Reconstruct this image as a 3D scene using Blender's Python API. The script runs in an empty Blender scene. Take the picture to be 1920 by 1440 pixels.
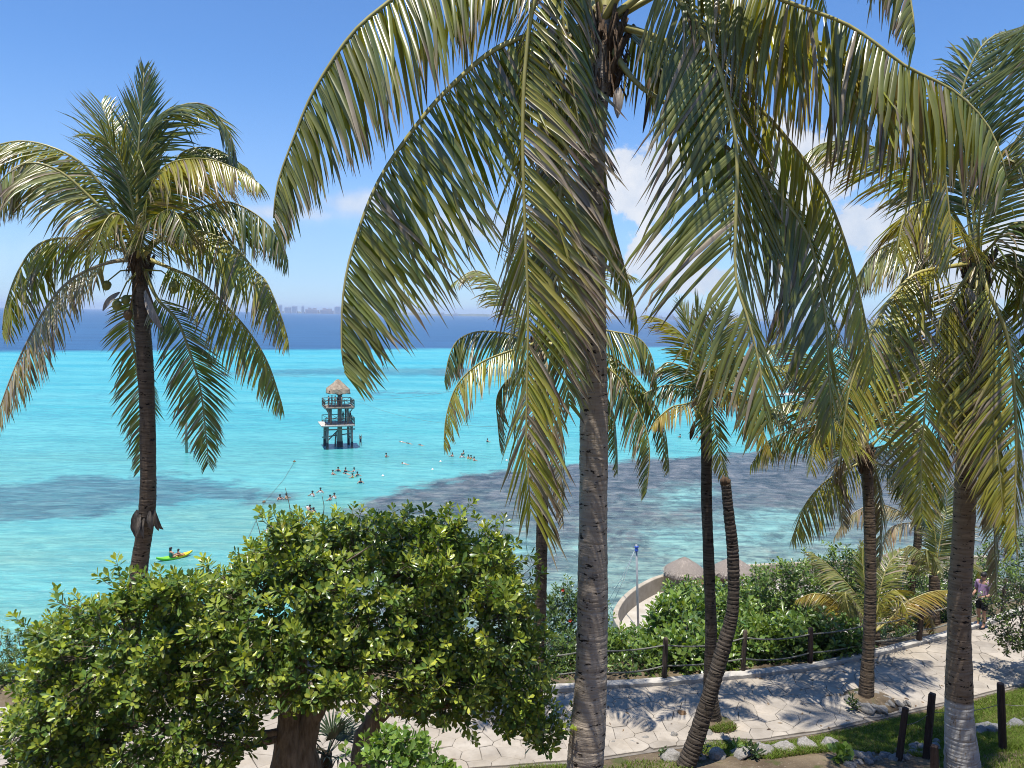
import bpy, bmesh, math, random
import numpy as np
from mathutils import Vector, Matrix

SC = bpy.context.scene
COL = SC.collection
R = math.radians
rng = np.random.default_rng(7)
random.seed(7)

# ------------------------------------------------------------------ camera
F_PX, W_PX, H_PX = 1440.0, 1920.0, 1440.0
CAM = Vector((0, 0, 20.5))
PITCH, ROLL = R(5.12), R(0.97)
_f = Vector((0, math.cos(PITCH), -math.sin(PITCH)))
_r0 = Vector((1, 0, 0)); _u0 = _r0.cross(_f)
RIGHT = _r0 * math.cos(ROLL) + _u0 * math.sin(ROLL)
UP = _u0 * math.cos(ROLL) - _r0 * math.sin(ROLL)
cam_data = bpy.data.cameras.new('camera')
cam_data.sensor_width = 36.0; cam_data.lens = 36.0 * F_PX / W_PX
cam_data.clip_start = 0.05; cam_data.clip_end = 90000
cam = bpy.data.objects.new('camera', cam_data); COL.objects.link(cam)
m3 = Matrix((RIGHT, UP, -_f)).transposed()
cam.matrix_world = Matrix.Translation(CAM) @ m3.to_4x4()
SC.camera = cam

def ray(px, py):
    return _f * F_PX + RIGHT * (px - W_PX / 2) + UP * (H_PX / 2 - py)
def P(px, py, d):                      # a place seen at px,py that stands d metres out (along +Y)
    v = ray(px, py); return CAM + v * (d / v.y)
def G(px, py, z):                      # a place on the level z
    v = ray(px, py); return CAM + v * ((z - CAM.z) / v.z)

# ------------------------------------------------------------------ world, sun, exposure
SUN_EL = R(79); SUN_DIR_H = Vector((-0.45, -0.89, 0)).normalized()
SUN_TO = Vector((SUN_DIR_H.x * math.cos(SUN_EL), SUN_DIR_H.y * math.cos(SUN_EL), math.sin(SUN_EL)))
world = bpy.data.worlds.new('World'); SC.world = world; world.use_nodes = True
def build_world():
    nt = world.node_tree; N = nt.nodes; L = nt.links; N.clear()
    out = N.new('ShaderNodeOutputWorld')
    sky = N.new('ShaderNodeTexSky'); sky.sky_type = 'NISHITA'; sky.sun_disc = False
    sky.sun_elevation = SUN_EL
    sky.sun_rotation = math.atan2(SUN_DIR_H.x, SUN_DIR_H.y)
    sky.air_density = 1.0; sky.dust_density = 0.05; sky.ozone_density = 5.0; sky.altitude = 0
    bg = N.new('ShaderNodeBackground'); bg.inputs[1].default_value = 0.099
    tint = N.new('ShaderNodeMix'); tint.data_type = 'RGBA'; tint.blend_type = 'MULTIPLY'; tint.inputs[0].default_value = 1.0
    L.new(sky.outputs[0], tint.inputs[6]); tint.inputs[7].default_value = (0.78, 1.03, 1.30, 1); L.new(tint.outputs[2], bg.inputs[0])
    geo = N.new('ShaderNodeTexCoord')
    def noise(scale, detail, rough, dist=0.0):
        n = N.new('ShaderNodeTexNoise'); n.inputs['Scale'].default_value = scale
        n.inputs['Detail'].default_value = detail; n.inputs['Roughness'].default_value = rough
        n.inputs['Distortion'].default_value = dist
        L.new(geo.outputs['Generated'], n.inputs['Vector']); return n.outputs['Fac']
    def math_(op, a, b=None, c=None, clamp=False):
        n = N.new('ShaderNodeMath'); n.operation = op; n.use_clamp = clamp
        for i, v in enumerate((a, b, c)):
            if v is None: continue
            if isinstance(v, (int, float)): n.inputs[i].default_value = v
            else: L.new(v, n.inputs[i])
        return n.outputs[0]
    def vdist(dirv, sc):
        s = N.new('ShaderNodeVectorMath'); s.operation = 'SUBTRACT'
        L.new(geo.outputs['Generated'], s.inputs[0]); s.inputs[1].default_value = dirv
        m = N.new('ShaderNodeVectorMath'); m.operation = 'MULTIPLY'
        L.new(s.outputs[0], m.inputs[0]); m.inputs[1].default_value = sc
        l = N.new('ShaderNodeVectorMath'); l.operation = 'LENGTH'; L.new(m.outputs[0], l.inputs[0])
        return l.outputs['Value']
    # cumulus towers standing over the far shore: (pixel, half width, half height) in the sky's own directions
    blobs = []; soft = []
    for px, py, hw, hh in ((700, 385, 170, 34), (540, 400, 150, 24), (880, 430, 170, 50), (-320, 470, 300, 60), (2600, 480, 300, 60)): soft.append(vdist(ray(px, py).normalized(), (F_PX / hw, F_PX / hw, F_PX / hh)))
    for px, py, hw, hh in ((1245, 325, 105, 76), (1215, 370, 70, 45), (1250, 490, 100, 58), (1320, 520, 110, 40), (1560, 310, 120, 75), (1600, 430, 140, 70), (1450, 510, 150, 45), (1760, 520, 220, 60), (2150, 430, 240, 90)):
        d = ray(px, py).normalized()
        blobs.append(vdist(d, (F_PX / hw, F_PX / hw, F_PX / hh)))
    best = blobs[0]
    for b in blobs[1:]:
        best = math_('SMOOTH_MIN', best, b, 0.25)
    n1 = noise(9.0, 9, 0.58, 0.15); n2 = noise(34.0, 6, 0.6)
    shape = math_('ADD', math_('MULTIPLY', math_('SUBTRACT', 1.0, best), 0.55), math_('MULTIPLY', math_('SUBTRACT', n1, 0.5), 1.5))
    shape = math_('ADD', shape, math_('MULTIPLY', math_('SUBTRACT', n2, 0.5), 0.7))
    mr = N.new('ShaderNodeMapRange'); mr.interpolation_type = 'SMOOTHSTEP'
    L.new(shape, mr.inputs[0]); mr.inputs[1].default_value = 0.03; mr.inputs[2].default_value = 0.21
    mr.inputs[3].default_value = 0; mr.inputs[4].default_value = 0.93
    sbest = soft[0]
    for b in soft[1:]: sbest = math_('SMOOTH_MIN', sbest, b, 0.3)
    sshape = math_('ADD', math_('MULTIPLY', math_('SUBTRACT', 1.0, sbest), 0.6), math_('MULTIPLY', math_('SUBTRACT', n1, 0.5), 1.1))
    sm_ = N.new('ShaderNodeMapRange'); sm_.interpolation_type = 'SMOOTHSTEP'; L.new(sshape, sm_.inputs[0]); sm_.inputs[1].default_value = -0.15; sm_.inputs[2].default_value = 0.55; sm_.inputs[3].default_value = 0; sm_.inputs[4].default_value = 0.80
    # low veil near the horizon all the way round
    sep = N.new('ShaderNodeSeparateXYZ'); L.new(geo.outputs['Generated'], sep.inputs[0])
    veil = N.new('ShaderNodeMapRange'); veil.interpolation_type = 'SMOOTHSTEP'; L.new(sep.outputs[2], veil.inputs[0])
    veil.inputs[1].default_value = 0.30; veil.inputs[2].default_value = 0.03; veil.inputs[3].default_value = 0; veil.inputs[4].default_value = 0.50
    n3 = noise(3.0, 5, 0.5)
    veil_f = math_('MULTIPLY', veil.outputs[0], math_('ADD', 0.35, n3))
    cl_f = math_('MAXIMUM', mr.outputs[0], sm_.outputs[0]); fac = math_('MAXIMUM', cl_f, veil_f)
    ramp = N.new('ShaderNodeMapRange'); L.new(math_('ADD', n1, math_('MULTIPLY', n2, 0.5)), ramp.inputs[0])
    ramp.inputs[1].default_value = 0.55; ramp.inputs[2].default_value = 0.95
    mixc = N.new('ShaderNodeMix'); mixc.data_type = 'RGBA'; L.new(ramp.outputs[0], mixc.inputs[0])
    mixc.inputs[6].default_value = (0.60, 0.70, 0.86, 1); mixc.inputs[7].default_value = (0.98, 0.985, 1.0, 1)
    mixv = N.new('ShaderNodeMix'); mixv.data_type = 'RGBA'; L.new(cl_f, mixv.inputs[0]); mixv.inputs[6].default_value = (0.46, 0.64, 0.98, 1); L.new(mixc.outputs[2], mixv.inputs[7])
    bgc = N.new('ShaderNodeBackground'); L.new(mixv.outputs[2], bgc.inputs[0]); bgc.inputs[1].default_value = 0.68
    ms = N.new('ShaderNodeMixShader'); L.new(fac, ms.inputs[0]); L.new(bg.outputs[0], ms.inputs[1]); L.new(bgc.outputs[0], ms.inputs[2])
    L.new(ms.outputs[0], out.inputs[0])
build_world()
sun_data = bpy.data.lights.new('sun', 'SUN'); sun_data.energy = 5.0; sun_data.angle = R(0.53)
sun_data.color = (1.0, 0.955, 0.88)
sun = bpy.data.objects.new('sun', sun_data); COL.objects.link(sun)
sun.rotation_euler = SUN_TO.to_track_quat('Z', 'Y').to_euler(); sun.location = SUN_TO * 60
SC.view_settings.view_transform = 'Standard'; SC.view_settings.look = 'None'
SC.view_settings.exposure = 0.48; SC.view_settings.gamma = 1.0; SC.view_settings.use_curve_mapping = False
cy = SC.cycles
cy.pixel_filter_type = 'BLACKMAN_HARRIS'; cy.filter_width = 1.0
cy.max_bounces = 5; cy.diffuse_bounces = 1; cy.glossy_bounces = 2; cy.transmission_bounces = 3
cy.transparent_max_bounces = 6; cy.volume_bounces = 0; cy.use_denoising = True
cy.caustics_reflective = False; cy.caustics_refractive = False; cy.sample_clamp_indirect = 6.0

# ------------------------------------------------------------------ helpers
WLOC = {}
def wl(o): return WLOC.get(o.name, Vector((0, 0, 0))) if o is not None else Vector((0, 0, 0))
def tag(o, label=None, cat=None, group=None, kind=None):
    if label: o['label'] = label
    if cat: o['category'] = cat
    if group: o['group'] = group
    if kind: o['kind'] = kind
    return o
def empty(name, loc, label=None, cat=None, group=None, parent=None):
    o = bpy.data.objects.new(name, None); COL.objects.link(o); o.empty_display_size = 0.1
    o.location = Vector(loc) - wl(parent); o.parent = parent
    WLOC[o.name] = Vector(loc)
    return tag(o, label, cat, group)
def link_mesh(name, me, parent=None, mats=(), loc=None):
    o = bpy.data.objects.new(name, me); COL.objects.link(o); o.parent = parent
    if loc is not None: o.location = Vector(loc) - wl(parent)
    WLOC[o.name] = wl(parent) if loc is None else Vector(loc)
    for m in (mats if isinstance(mats, (list, tuple)) else [mats]):
        if m is not None and len(me.materials) < (len(mats) if isinstance(mats, (list, tuple)) else 1): me.materials.append(m)
    return o
def np_mesh(name, V, Fc, col=None, smooth=True):
    """V (n,3); Fc list of arrays (m,k) of one size each."""
    me = bpy.data.meshes.new(name)
    V = np.asarray(V, dtype=np.float32)
    if not isinstance(Fc, list): Fc = [Fc]
    loops = np.concatenate([f.ravel() for f in Fc]).astype(np.int32)
    sizes = np.concatenate([np.full(len(f), f.shape[1], dtype=np.int32) for f in Fc])
    starts = np.concatenate([[0], np.cumsum(sizes)[:-1]]).astype(np.int32)
    me.vertices.add(len(V)); me.vertices.foreach_set('co', V.ravel())
    me.loops.add(len(loops)); me.loops.foreach_set('vertex_index', loops)
    me.polygons.add(len(sizes)); me.polygons.foreach_set('loop_start', starts)
    me.polygons.foreach_set('use_smooth', np.full(len(sizes), smooth))
    me.update(calc_edges=True)
    if col is not None:
        a = me.color_attributes.new('col', 'FLOAT_COLOR', 'POINT')
        c4 = np.ones((len(V), 4), dtype=np.float32); c4[:, :3] = col
        a.data.foreach_set('color', c4.ravel())
    return me

class MB:
    """collects simple solids into one mesh, world coordinates"""
    def __init__(s): s.v = []; s.f = []; s.mi = []
    def add(s, vs, fs, mi=0):
        b = len(s.v); s.v += [tuple(v) for v in vs]; s.f += [tuple(i + b for i in f) for f in fs]; s.mi += [mi] * len(fs)
    def box(s, c, sx, sy, sz, rz=0.0, mi=0, M=None):
        vs = []
        for dz in (-1, 1):
            for dx, dy in ((-1, -1), (1, -1), (1, 1), (-1, 1)):
                x, y = dx * sx / 2, dy * sy / 2
                q = Vector((x * math.cos(rz) - y * math.sin(rz), x * math.sin(rz) + y * math.cos(rz), dz * sz / 2))
                if M is not None: q = M @ q
                vs.append(Vector(c) + q)
        s.add(vs, [(3, 2, 1, 0), (4, 5, 6, 7), (0, 1, 5, 4), (1, 2, 6, 5), (2, 3, 7, 6), (3, 0, 4, 7)], mi)
    def tube(s, pts, rad, n=8, cap=True, mi=0, ell=1.0):
        pts = [Vector(p) for p in pts]
        if not isinstance(rad, (list, tuple)): rad = [rad] * len(pts)
        b = len(s.v); prev = None
        for i, p in enumerate(pts):
            t = (pts[min(i + 1, len(pts) - 1)] - pts[max(i - 1, 0)]).normalized()
            if prev is None:
                a = t.orthogonal().normalized() if abs(t.z) < 0.95 else (Vector((1, 0, 0)) - t * t.x).normalized()
            else:
                a = (prev - t * prev.dot(t)).normalized()
            prev = a; c = t.cross(a)
            for k in range(n):
                an = 2 * math.pi * k / n
                s.v.append(tuple(p + (a * math.cos(an) + c * math.sin(an) * ell) * rad[i]))
        for i in range(len(pts) - 1):
            for k in range(n):
                k2 = (k + 1) % n
                s.f.append((b + i * n + k, b + i * n + k2, b + (i + 1) * n + k2, b + (i + 1) * n + k)); s.mi.append(mi)
        if cap:
            s.f.append(tuple(b + k for k in reversed(range(n)))); s.mi.append(mi)
            e = b + (len(pts) - 1) * n
            s.f.append(tuple(e + k for k in range(n))); s.mi.append(mi)
    def lathe(s, c, prof, n=20, mi=0, jitter=0.0):
        b = len(s.v)
        for r_, z in prof:
            for k in range(n):
                an = 2 * math.pi * k / n; rr = r_ * (1 + jitter * random.uniform(-1, 1))
                s.v.append((c[0] + rr * math.cos(an), c[1] + rr * math.sin(an), c[2] + z + jitter * 0.3 * random.uniform(-1, 1)))
        for i in range(len(prof) - 1):
            for k in range(n):
                k2 = (k + 1) % n
                s.f.append((b + i * n + k, b + i * n + k2, b + (i + 1) * n + k2, b + (i + 1) * n + k)); s.mi.append(mi)
        s.f.append(tuple(b + k for k in reversed(range(n)))); s.mi.append(mi)
        e = b + (len(prof) - 1) * n
        s.f.append(tuple(e + k for k in range(n))); s.mi.append(mi)
    def mesh(s, name, origin=Vector((0, 0, 0)), smooth=False):
        me = bpy.data.meshes.new(name)
        me.from_pydata([tuple(Vector(v) - origin) for v in s.v], [], s.f); me.update()
        if any(s.mi): me.polygons.foreach_set('material_index', s.mi)
        me.polygons.foreach_set('use_smooth', [smooth] * len(me.polygons))
        return me
    def build(s, name, mats, parent=None, smooth=False, loc=None):
        o = Vector(loc) if loc is not None else wl(parent)
        return link_mesh(name, s.mesh(name, o, smooth), parent, mats, loc)
def copy_tree(o, parent=None, loc=None, rz=None, scale=None):
    c = o.copy(); COL.objects.link(c); c.parent = parent
    if loc is not None: c.location = loc
    if rz is not None: c.rotation_euler = (0, 0, rz)
    if scale is not None: c.scale = (scale,) * 3
    for ch in list(o.children): copy_tree(ch, c)
    return c
def spline(pts, n):
    """Catmull-Rom through pts, n points evenly spaced along the length"""
    A = np.array([tuple(p) for p in pts], float)
    A = np.vstack([2 * A[0] - A[1], A, 2 * A[-1] - A[-2]]); out = []
    for i in range(1, len(A) - 2):
        p0, p1, p2, p3 = A[i - 1:i + 3]
        for t in np.linspace(0, 1, 24, endpoint=False):
            out.append(0.5 * ((2 * p1) + (-p0 + p2) * t + (2 * p0 - 5 * p1 + 4 * p2 - p3) * t**2 + (-p0 + 3 * p1 - 3 * p2 + p3) * t**3))
    out.append(A[-2]); out = np.array(out)
    s = np.concatenate([[0], np.cumsum(np.linalg.norm(np.diff(out, axis=0), axis=1))])
    q = np.linspace(0, s[-1], n)
    return np.stack([np.interp(q, s, out[:, k]) for k in range(3)], 1), s[-1]
def nrm(a): return a / np.maximum(np.linalg.norm(a, axis=-1, keepdims=True), 1e-9)

# ------------------------------------------------------------------ materials
MATS = {}
class NT:
    def __init__(s, name):
        s.m = bpy.data.materials.new(name); s.m.use_nodes = True; s.nt = s.m.node_tree
        s.N = s.nt.nodes; s.L = s.nt.links; s.N.clear()
        s.out = s.N.new('ShaderNodeOutputMaterial'); MATS[name] = s.m
    def n(s, t, **k):
        x = s.N.new(t)
        for a, b in k.items(): setattr(x, a, b)
        return x
    def lk(s, a, b): s.L.new(a, b)
    def co(s, kind='Object'): return s.n('ShaderNodeTexCoord').outputs[kind]
    def pos(s): return s.n('ShaderNodeNewGeometry').outputs['Position']
    def noise(s, vec, scale, detail=4, rough=0.55, dist=0.0, out='Fac'):
        x = s.n('ShaderNodeTexNoise'); x.inputs['Scale'].default_value = scale; x.inputs['Detail'].default_value = detail
        x.inputs['Roughness'].default_value = rough; x.inputs['Distortion'].default_value = dist
        if vec is not None: s.lk(vec, x.inputs['Vector'])
        return x.outputs[out]
    def scale(s, vec, sc):
        x = s.n('ShaderNodeVectorMath', operation='MULTIPLY'); s.lk(vec, x.inputs[0]); x.inputs[1].default_value = sc
        return x.outputs[0]
    def math(s, op, a, b=None, clamp=False):
        x = s.n('ShaderNodeMath', operation=op); x.use_clamp = clamp
        for i, v in enumerate((a, b)):
            if v is None: continue
            if isinstance(v, (int, float)): x.inputs[i].default_value = v
            else: s.lk(v, x.inputs[i])
        return x.outputs[0]
    def rng(s, v, a, b, c=0.0, d=1.0, smooth=False):
        x = s.n('ShaderNodeMapRange'); x.interpolation_type = 'SMOOTHSTEP' if smooth else 'LINEAR'
        s.lk(v, x.inputs[0])
        for i, q in enumerate((a, b, c, d)): x.inputs[i + 1].default_value = q
        return x.outputs[0]
    def mix(s, f, a, b, mode='MIX'):
        x = s.n('ShaderNodeMix', data_type='RGBA', blend_type=mode)
        for i, v in ((0, f), (6, a), (7, b)):
            if isinstance(v, (int, float)): x.inputs[i].default_value = v
            elif isinstance(v, tuple): x.inputs[i].default_value = (*v, 1) if len(v) == 3 else v
            else: s.lk(v, x.inputs[i])
        return x.outputs[2]
    def bump(s, h, strength=0.5, dist=0.02, normal=None):
        x = s.n('ShaderNodeBump'); x.inputs['Strength'].default_value = strength; x.inputs['Distance'].default_value = dist
        s.lk(h, x.inputs['Height'])
        if normal is not None: s.lk(normal, x.inputs['Normal'])
        return x.outputs[0]
    def principled(s, col, rough=0.6, spec=0.4, normal=None, metal=0.0):
        x = s.n('ShaderNodeBsdfPrincipled')
        for key, v in (('Base Color', col), ('Roughness', rough), ('Specular IOR Level', spec), ('Metallic', metal)):
            if isinstance(v, tuple): x.inputs[key].default_value = (*v, 1)
            elif isinstance(v, (int, float)): x.inputs[key].default_value = v
            else: s.lk(v, x.inputs[key])
        if normal is not None: s.lk(normal, x.inputs['Normal'])
        return x.outputs[0]
    def done(s, sh): s.lk(sh, s.out.inputs[0]); return s.m

def simple(name, a, b, scale=6.0, rough=0.7, spec=0.3, bump=0.3, stretch=(1, 1, 1), bdist=0.02):
    t = NT(name); v = t.scale(t.co(), stretch)
    f = t.noise(v, scale, 6, 0.6)
    c = t.mix(t.rng(f, 0.32, 0.68), a, b)
    return t.done(t.principled(c, rough, spec, t.bump(t.noise(v, scale * 3, 5, 0.6), bump, bdist)))

def leaf_mat(name, trans=0.35, rough=0.42, spec=0.45, tint=(1.25, 1.25, 0.55)):
    t = NT(name)
    at = t.n('ShaderNodeAttribute', attribute_name='col')
    f = t.noise(t.pos(), 7.0, 3, 0.6)
    c = t.mix(1.0, at.outputs['Color'], t.mix(f, (0.72, 0.74, 0.7), (1.28, 1.26, 1.3)), 'MULTIPLY')
    sh = t.principled(c, rough, spec)
    tr = t.n('ShaderNodeBsdfTranslucent'); t.lk(t.mix(1.0, c, tint, 'MULTIPLY'), tr.inputs[0])
    ms = t.n('ShaderNodeMixShader'); ms.inputs[0].default_value = trans
    t.lk(sh, ms.inputs[1]); t.lk(tr.outputs[0], ms.inputs[2])
    return t.done(ms.outputs[0])
M_FROND = leaf_mat('palm_leaflet', 0.26, 0.30, 0.65, (2.4, 2.1, 0.7))
M_LEAF = leaf_mat('shrub_leaf', 0.24, 0.32, 0.55, (2.4, 2.3, 0.7))
M_GRASS = leaf_mat('grass_blade', 0.30, 0.6, 0.2, (1.3, 1.3, 0.6))

def trunk_mat(name, a, b, crack, ring=9.0, paint=None):
    t = NT(name); p = t.co(); pos = t.pos()
    v = t.scale(p, (1, 1, ring)); f = t.noise(v, 2.2, 6, 0.6, 0.4)
    c = t.mix(t.rng(f, 0.3, 0.7), a, b)
    f2 = t.noise(t.scale(p, (5, 5, 0.9)), 3.0, 5, 0.65)
    c = t.mix(t.rng(f2, 0.58, 0.75), c, crack)
    f3 = t.noise(t.scale(p, (2.2, 2.2, 6)), 3.4, 4, 0.6)
    c = t.mix(t.rng(f3, 0.60, 0.635), c, tuple(q * 0.22 for q in crack))
    if paint is not None:
        sep = t.n('ShaderNodeSeparateXYZ'); t.lk(pos, sep.inputs[0])
        e = t.math('ADD', sep.outputs[2], t.math('MULTIPLY', t.noise(pos, 6.0, 3), 0.10))
        wear = t.noise(t.scale(p, (6, 6, 1.6)), 2.4, 6, 0.7)
        on = t.math('MULTIPLY', t.rng(e, paint + 0.03, paint + 0.09, 1, 0), t.rng(wear, 0.54, 0.64, 1, 0.1))
        c = t.mix(on, c, t.mix(f, (0.28, 0.27, 0.255), (0.44, 0.43, 0.41)))
    h = t.math('ADD', t.noise(v, 5.0, 6, 0.65), t.math('MULTIPLY', f2, 0.6))
    return t.done(t.principled(c, 0.85, 0.2, t.bump(h, 0.8, 0.02)))
M_TRUNK = trunk_mat('palm_bark', (0.28, 0.225, 0.17), (0.46, 0.385, 0.30), (0.13, 0.10, 0.074))
M_TRUNK_D = trunk_mat('dark_palm_bark', (0.028, 0.021, 0.015), (0.125, 0.10, 0.076), (0.014, 0.011, 0.008), 14.0)
M_TRUNK_L = trunk_mat('weathered_palm_bark', (0.08, 0.056, 0.037), (0.18, 0.134, 0.09), (0.035, 0.025, 0.016))
M_RACHIS = leaf_mat('palm_midrib', 0.0, 0.4, 0.4)
M_FIBRE = simple('palm_fibre', (0.05, 0.03, 0.02), (0.17, 0.115, 0.07), 7, 0.9, 0.15, 0.8, (3, 3, 0.7))
M_BRACT = simple('dry_palm_sheath', (0.24, 0.20, 0.16), (0.42, 0.38, 0.33), 5, 0.7, 0.25, 0.5, (6, 6, 0.7))
M_NUT = simple('green_coconut', (0.17, 0.19, 0.04), (0.28, 0.25, 0.06), 4, 0.45, 0.4, 0.1)
M_NUT_B = simple('brown_coconut', (0.14, 0.08, 0.035), (0.22, 0.13, 0.06), 6, 0.6, 0.3, 0.3)
M_BARK = simple('bush_bark', (0.13, 0.095, 0.062), (0.32, 0.25, 0.175), 5, 0.9, 0.2, 0.9, (4, 4, 0.8), 0.03)
M_TWIG = simple('twig', (0.12, 0.09, 0.06), (0.22, 0.18, 0.13), 8, 0.8, 0.2, 0.2)
M_ROCK = simple('pale_limestone', (0.20, 0.185, 0.16), (0.40, 0.375, 0.34), 5, 0.9, 0.2, 0.9, (1, 1, 1), 0.03)
M_ROCK_D = simple('grey_rubble', (0.15, 0.15, 0.15), (0.32, 0.31, 0.30), 6, 0.9, 0.2, 0.9, (1, 1, 1), 0.03)
M_WOOD_D = simple('dark_post_wood', (0.020, 0.012, 0.010), (0.055, 0.035, 0.028), 6, 0.75, 0.3, 0.7, (4, 4, 0.5))
M_WOOD = simple('weathered_post_wood', (0.03, 0.023, 0.018), (0.12, 0.09, 0.07), 6, 0.85, 0.2, 0.7, (4, 4, 0.5))
M_WOOD_G = simple('grey_sea_timber', (0.19, 0.16, 0.125), (0.36, 0.32, 0.26), 4, 0.85, 0.2, 0.5, (3, 3, 0.5))
M_WOOD_W = simple('wet_sea_timber', (0.02, 0.02, 0.02), (0.05, 0.05, 0.045), 4, 0.5, 0.4, 0.5)
M_DECK = simple('sun_bleached_deck', (0.45, 0.40, 0.35), (0.58, 0.53, 0.48), 3, 0.8, 0.2, 0.3)
M_ROPE = simple('grey_rope', (0.11, 0.11, 0.09), (0.22, 0.22, 0.19), 30, 0.9, 0.1, 0.5)
M_ROPE_W = simple('white_rope', (0.62, 0.66, 0.68), (0.8, 0.82, 0.84), 30, 0.8, 0.2, 0.3)
M_THATCH = simple('thatch', (0.19, 0.155, 0.125), (0.33, 0.285, 0.245), 5, 0.95, 0.1, 0.9, (6, 6, 1.2), 0.04)
M_STRAW = simple('bleached_straw', (0.26, 0.215, 0.175), (0.46, 0.40, 0.34), 9, 0.9, 0.1, 0.3)
M_KERB = simple('pale_kerb', (0.36, 0.335, 0.295), (0.48, 0.45, 0.40), 4, 0.9, 0.2, 0.5)
M_WALLC = simple('cream_render', (0.31, 0.265, 0.20), (0.42, 0.365, 0.285), 2, 0.9, 0.2, 0.4)
M_TERR = simple('pale_terrace_floor', (0.36, 0.32, 0.26), (0.48, 0.44, 0.38), 1.2, 0.9, 0.2, 0.4)
M_JOINT = simple('joint_mortar', (0.15, 0.132, 0.112), (0.23, 0.205, 0.175), 5, 0.95, 0.1, 0.4)
M_METAL = simple('galvanised_pole', (0.22, 0.23, 0.24), (0.32, 0.33, 0.34), 4, 0.5, 0.5, 0.1)
M_BLUE = simple('blue_fitting', (0.03, 0.07, 0.32), (0.04, 0.10, 0.42), 4, 0.5, 0.4, 0.1)
M_SKIN = simple('skin', (0.33, 0.18, 0.115), (0.42, 0.24, 0.16), 9, 0.55, 0.35, 0.05)
M_HAIR = simple('dark_hair', (0.010, 0.008, 0.007), (0.022, 0.017, 0.014), 30, 0.5, 0.4, 0.4)
M_SHIRT = simple('lilac_shirt', (0.30, 0.19, 0.30), (0.38, 0.25, 0.37), 5, 0.9, 0.1, 0.5)
M_SHORTS = simple('black_shorts', (0.008, 0.008, 0.010), (0.018, 0.018, 0.022), 5, 0.85, 0.2, 0.4)
M_WHITEC = simple('white_shirt_cloth', (0.62, 0.64, 0.66), (0.75, 0.76, 0.78), 5, 0.9, 0.1, 0.3)
M_NAVY = simple('navy_swimwear', (0.010, 0.014, 0.035), (0.02, 0.028, 0.06), 5, 0.7, 0.2, 0.3)
M_ORANGE = simple('salmon_vest', (0.50, 0.24, 0.19), (0.62, 0.34, 0.28), 5, 0.8, 0.2, 0.3)
M_YVEST = simple('khaki_vest', (0.44, 0.40, 0.16), (0.55, 0.50, 0.22), 5, 0.8, 0.2, 0.3)
M_TEALC = simple('teal_clothing', (0.02, 0.12, 0.12), (0.03, 0.17, 0.17), 5, 0.8, 0.2, 0.3)
M_BUOY = simple('white_buoy', (0.62, 0.60, 0.54), (0.78, 0.76, 0.70), 3, 0.5, 0.4, 0.1)
M_FLOWER = simple('red_petal', (0.55, 0.06, 0.03), (0.7, 0.10, 0.05), 5, 0.5, 0.3, 0.1)
def kayak_mat():
    t = NT('kayak_plastic'); sep = t.n('ShaderNodeSeparateXYZ'); t.lk(t.co(), sep.inputs[0])
    n = t.math('ADD', sep.outputs[0], t.math('MULTIPLY', t.noise(t.co(), 2.0, 3), 0.5))
    c = t.mix(t.rng(n, 0.0, 0.55), (0.22, 0.62, 0.03), (0.86, 0.56, 0.01))
    return t.done(t.principled(c, 0.35, 0.5))
M_KAYAK = kayak_mat()
def building_mat(name, a, b, glass):
    t = NT(name); c = t.mix(t.noise(t.co(), 0.05, 3), a, b)
    return t.done(t.principled(c, 0.9, 0.2))
def flagstone_mat():
    t = NT('flagstone'); p = t.pos()
    oi = t.n('ShaderNodeObjectInfo')
    f = t.noise(p, 1.6, 7, 0.65); f2 = t.noise(p, 11.0, 6, 0.7); f3 = t.noise(p, 0.45, 4, 0.6)
    c = t.mix(t.rng(f, 0.33, 0.67), (0.27, 0.235, 0.19), (0.41, 0.365, 0.305))
    c = t.mix(t.rng(f3, 0.50, 0.68, 0, 0.55), c, (0.40, 0.335, 0.25))
    c = t.mix(t.rng(f2, 0.56, 0.72, 0, 0.5), c, (0.21, 0.185, 0.16))
    c = t.mix(1.0, c, t.mix(oi.outputs['Random'], (0.88, 0.88, 0.88), (1.08, 1.07, 1.05)), 'MULTIPLY')
    h = t.math('ADD', t.noise(p, 5.0, 6, 0.6), t.math('MULTIPLY', f2, 0.5))
    return t.done(t.principled(c, 0.85, 0.25, t.bump(h, 0.55, 0.02)))
M_FLAG = flagstone_mat()
def ground_mat():
    t = NT('hillside_soil'); p = t.pos()
    f = t.noise(p, 0.9, 6, 0.65); f2 = t.noise(p, 14.0, 5, 0.7)
    c = t.mix(t.rng(f, 0.35, 0.65), (0.095, 0.07, 0.045), (0.20, 0.155, 0.10))
    c = t.mix(t.rng(f2, 0.58, 0.72), c, (0.32, 0.26, 0.20))
    c = t.mix(t.rng(t.noise(p, 2.2, 4), 0.56, 0.66, 0, 0.8), c, (0.07, 0.085, 0.025))
    return t.done(t.principled(c, 0.95, 0.15, t.bump(t.math('ADD', f2, f), 0.9, 0.05)))
M_SOIL = ground_mat()

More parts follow.
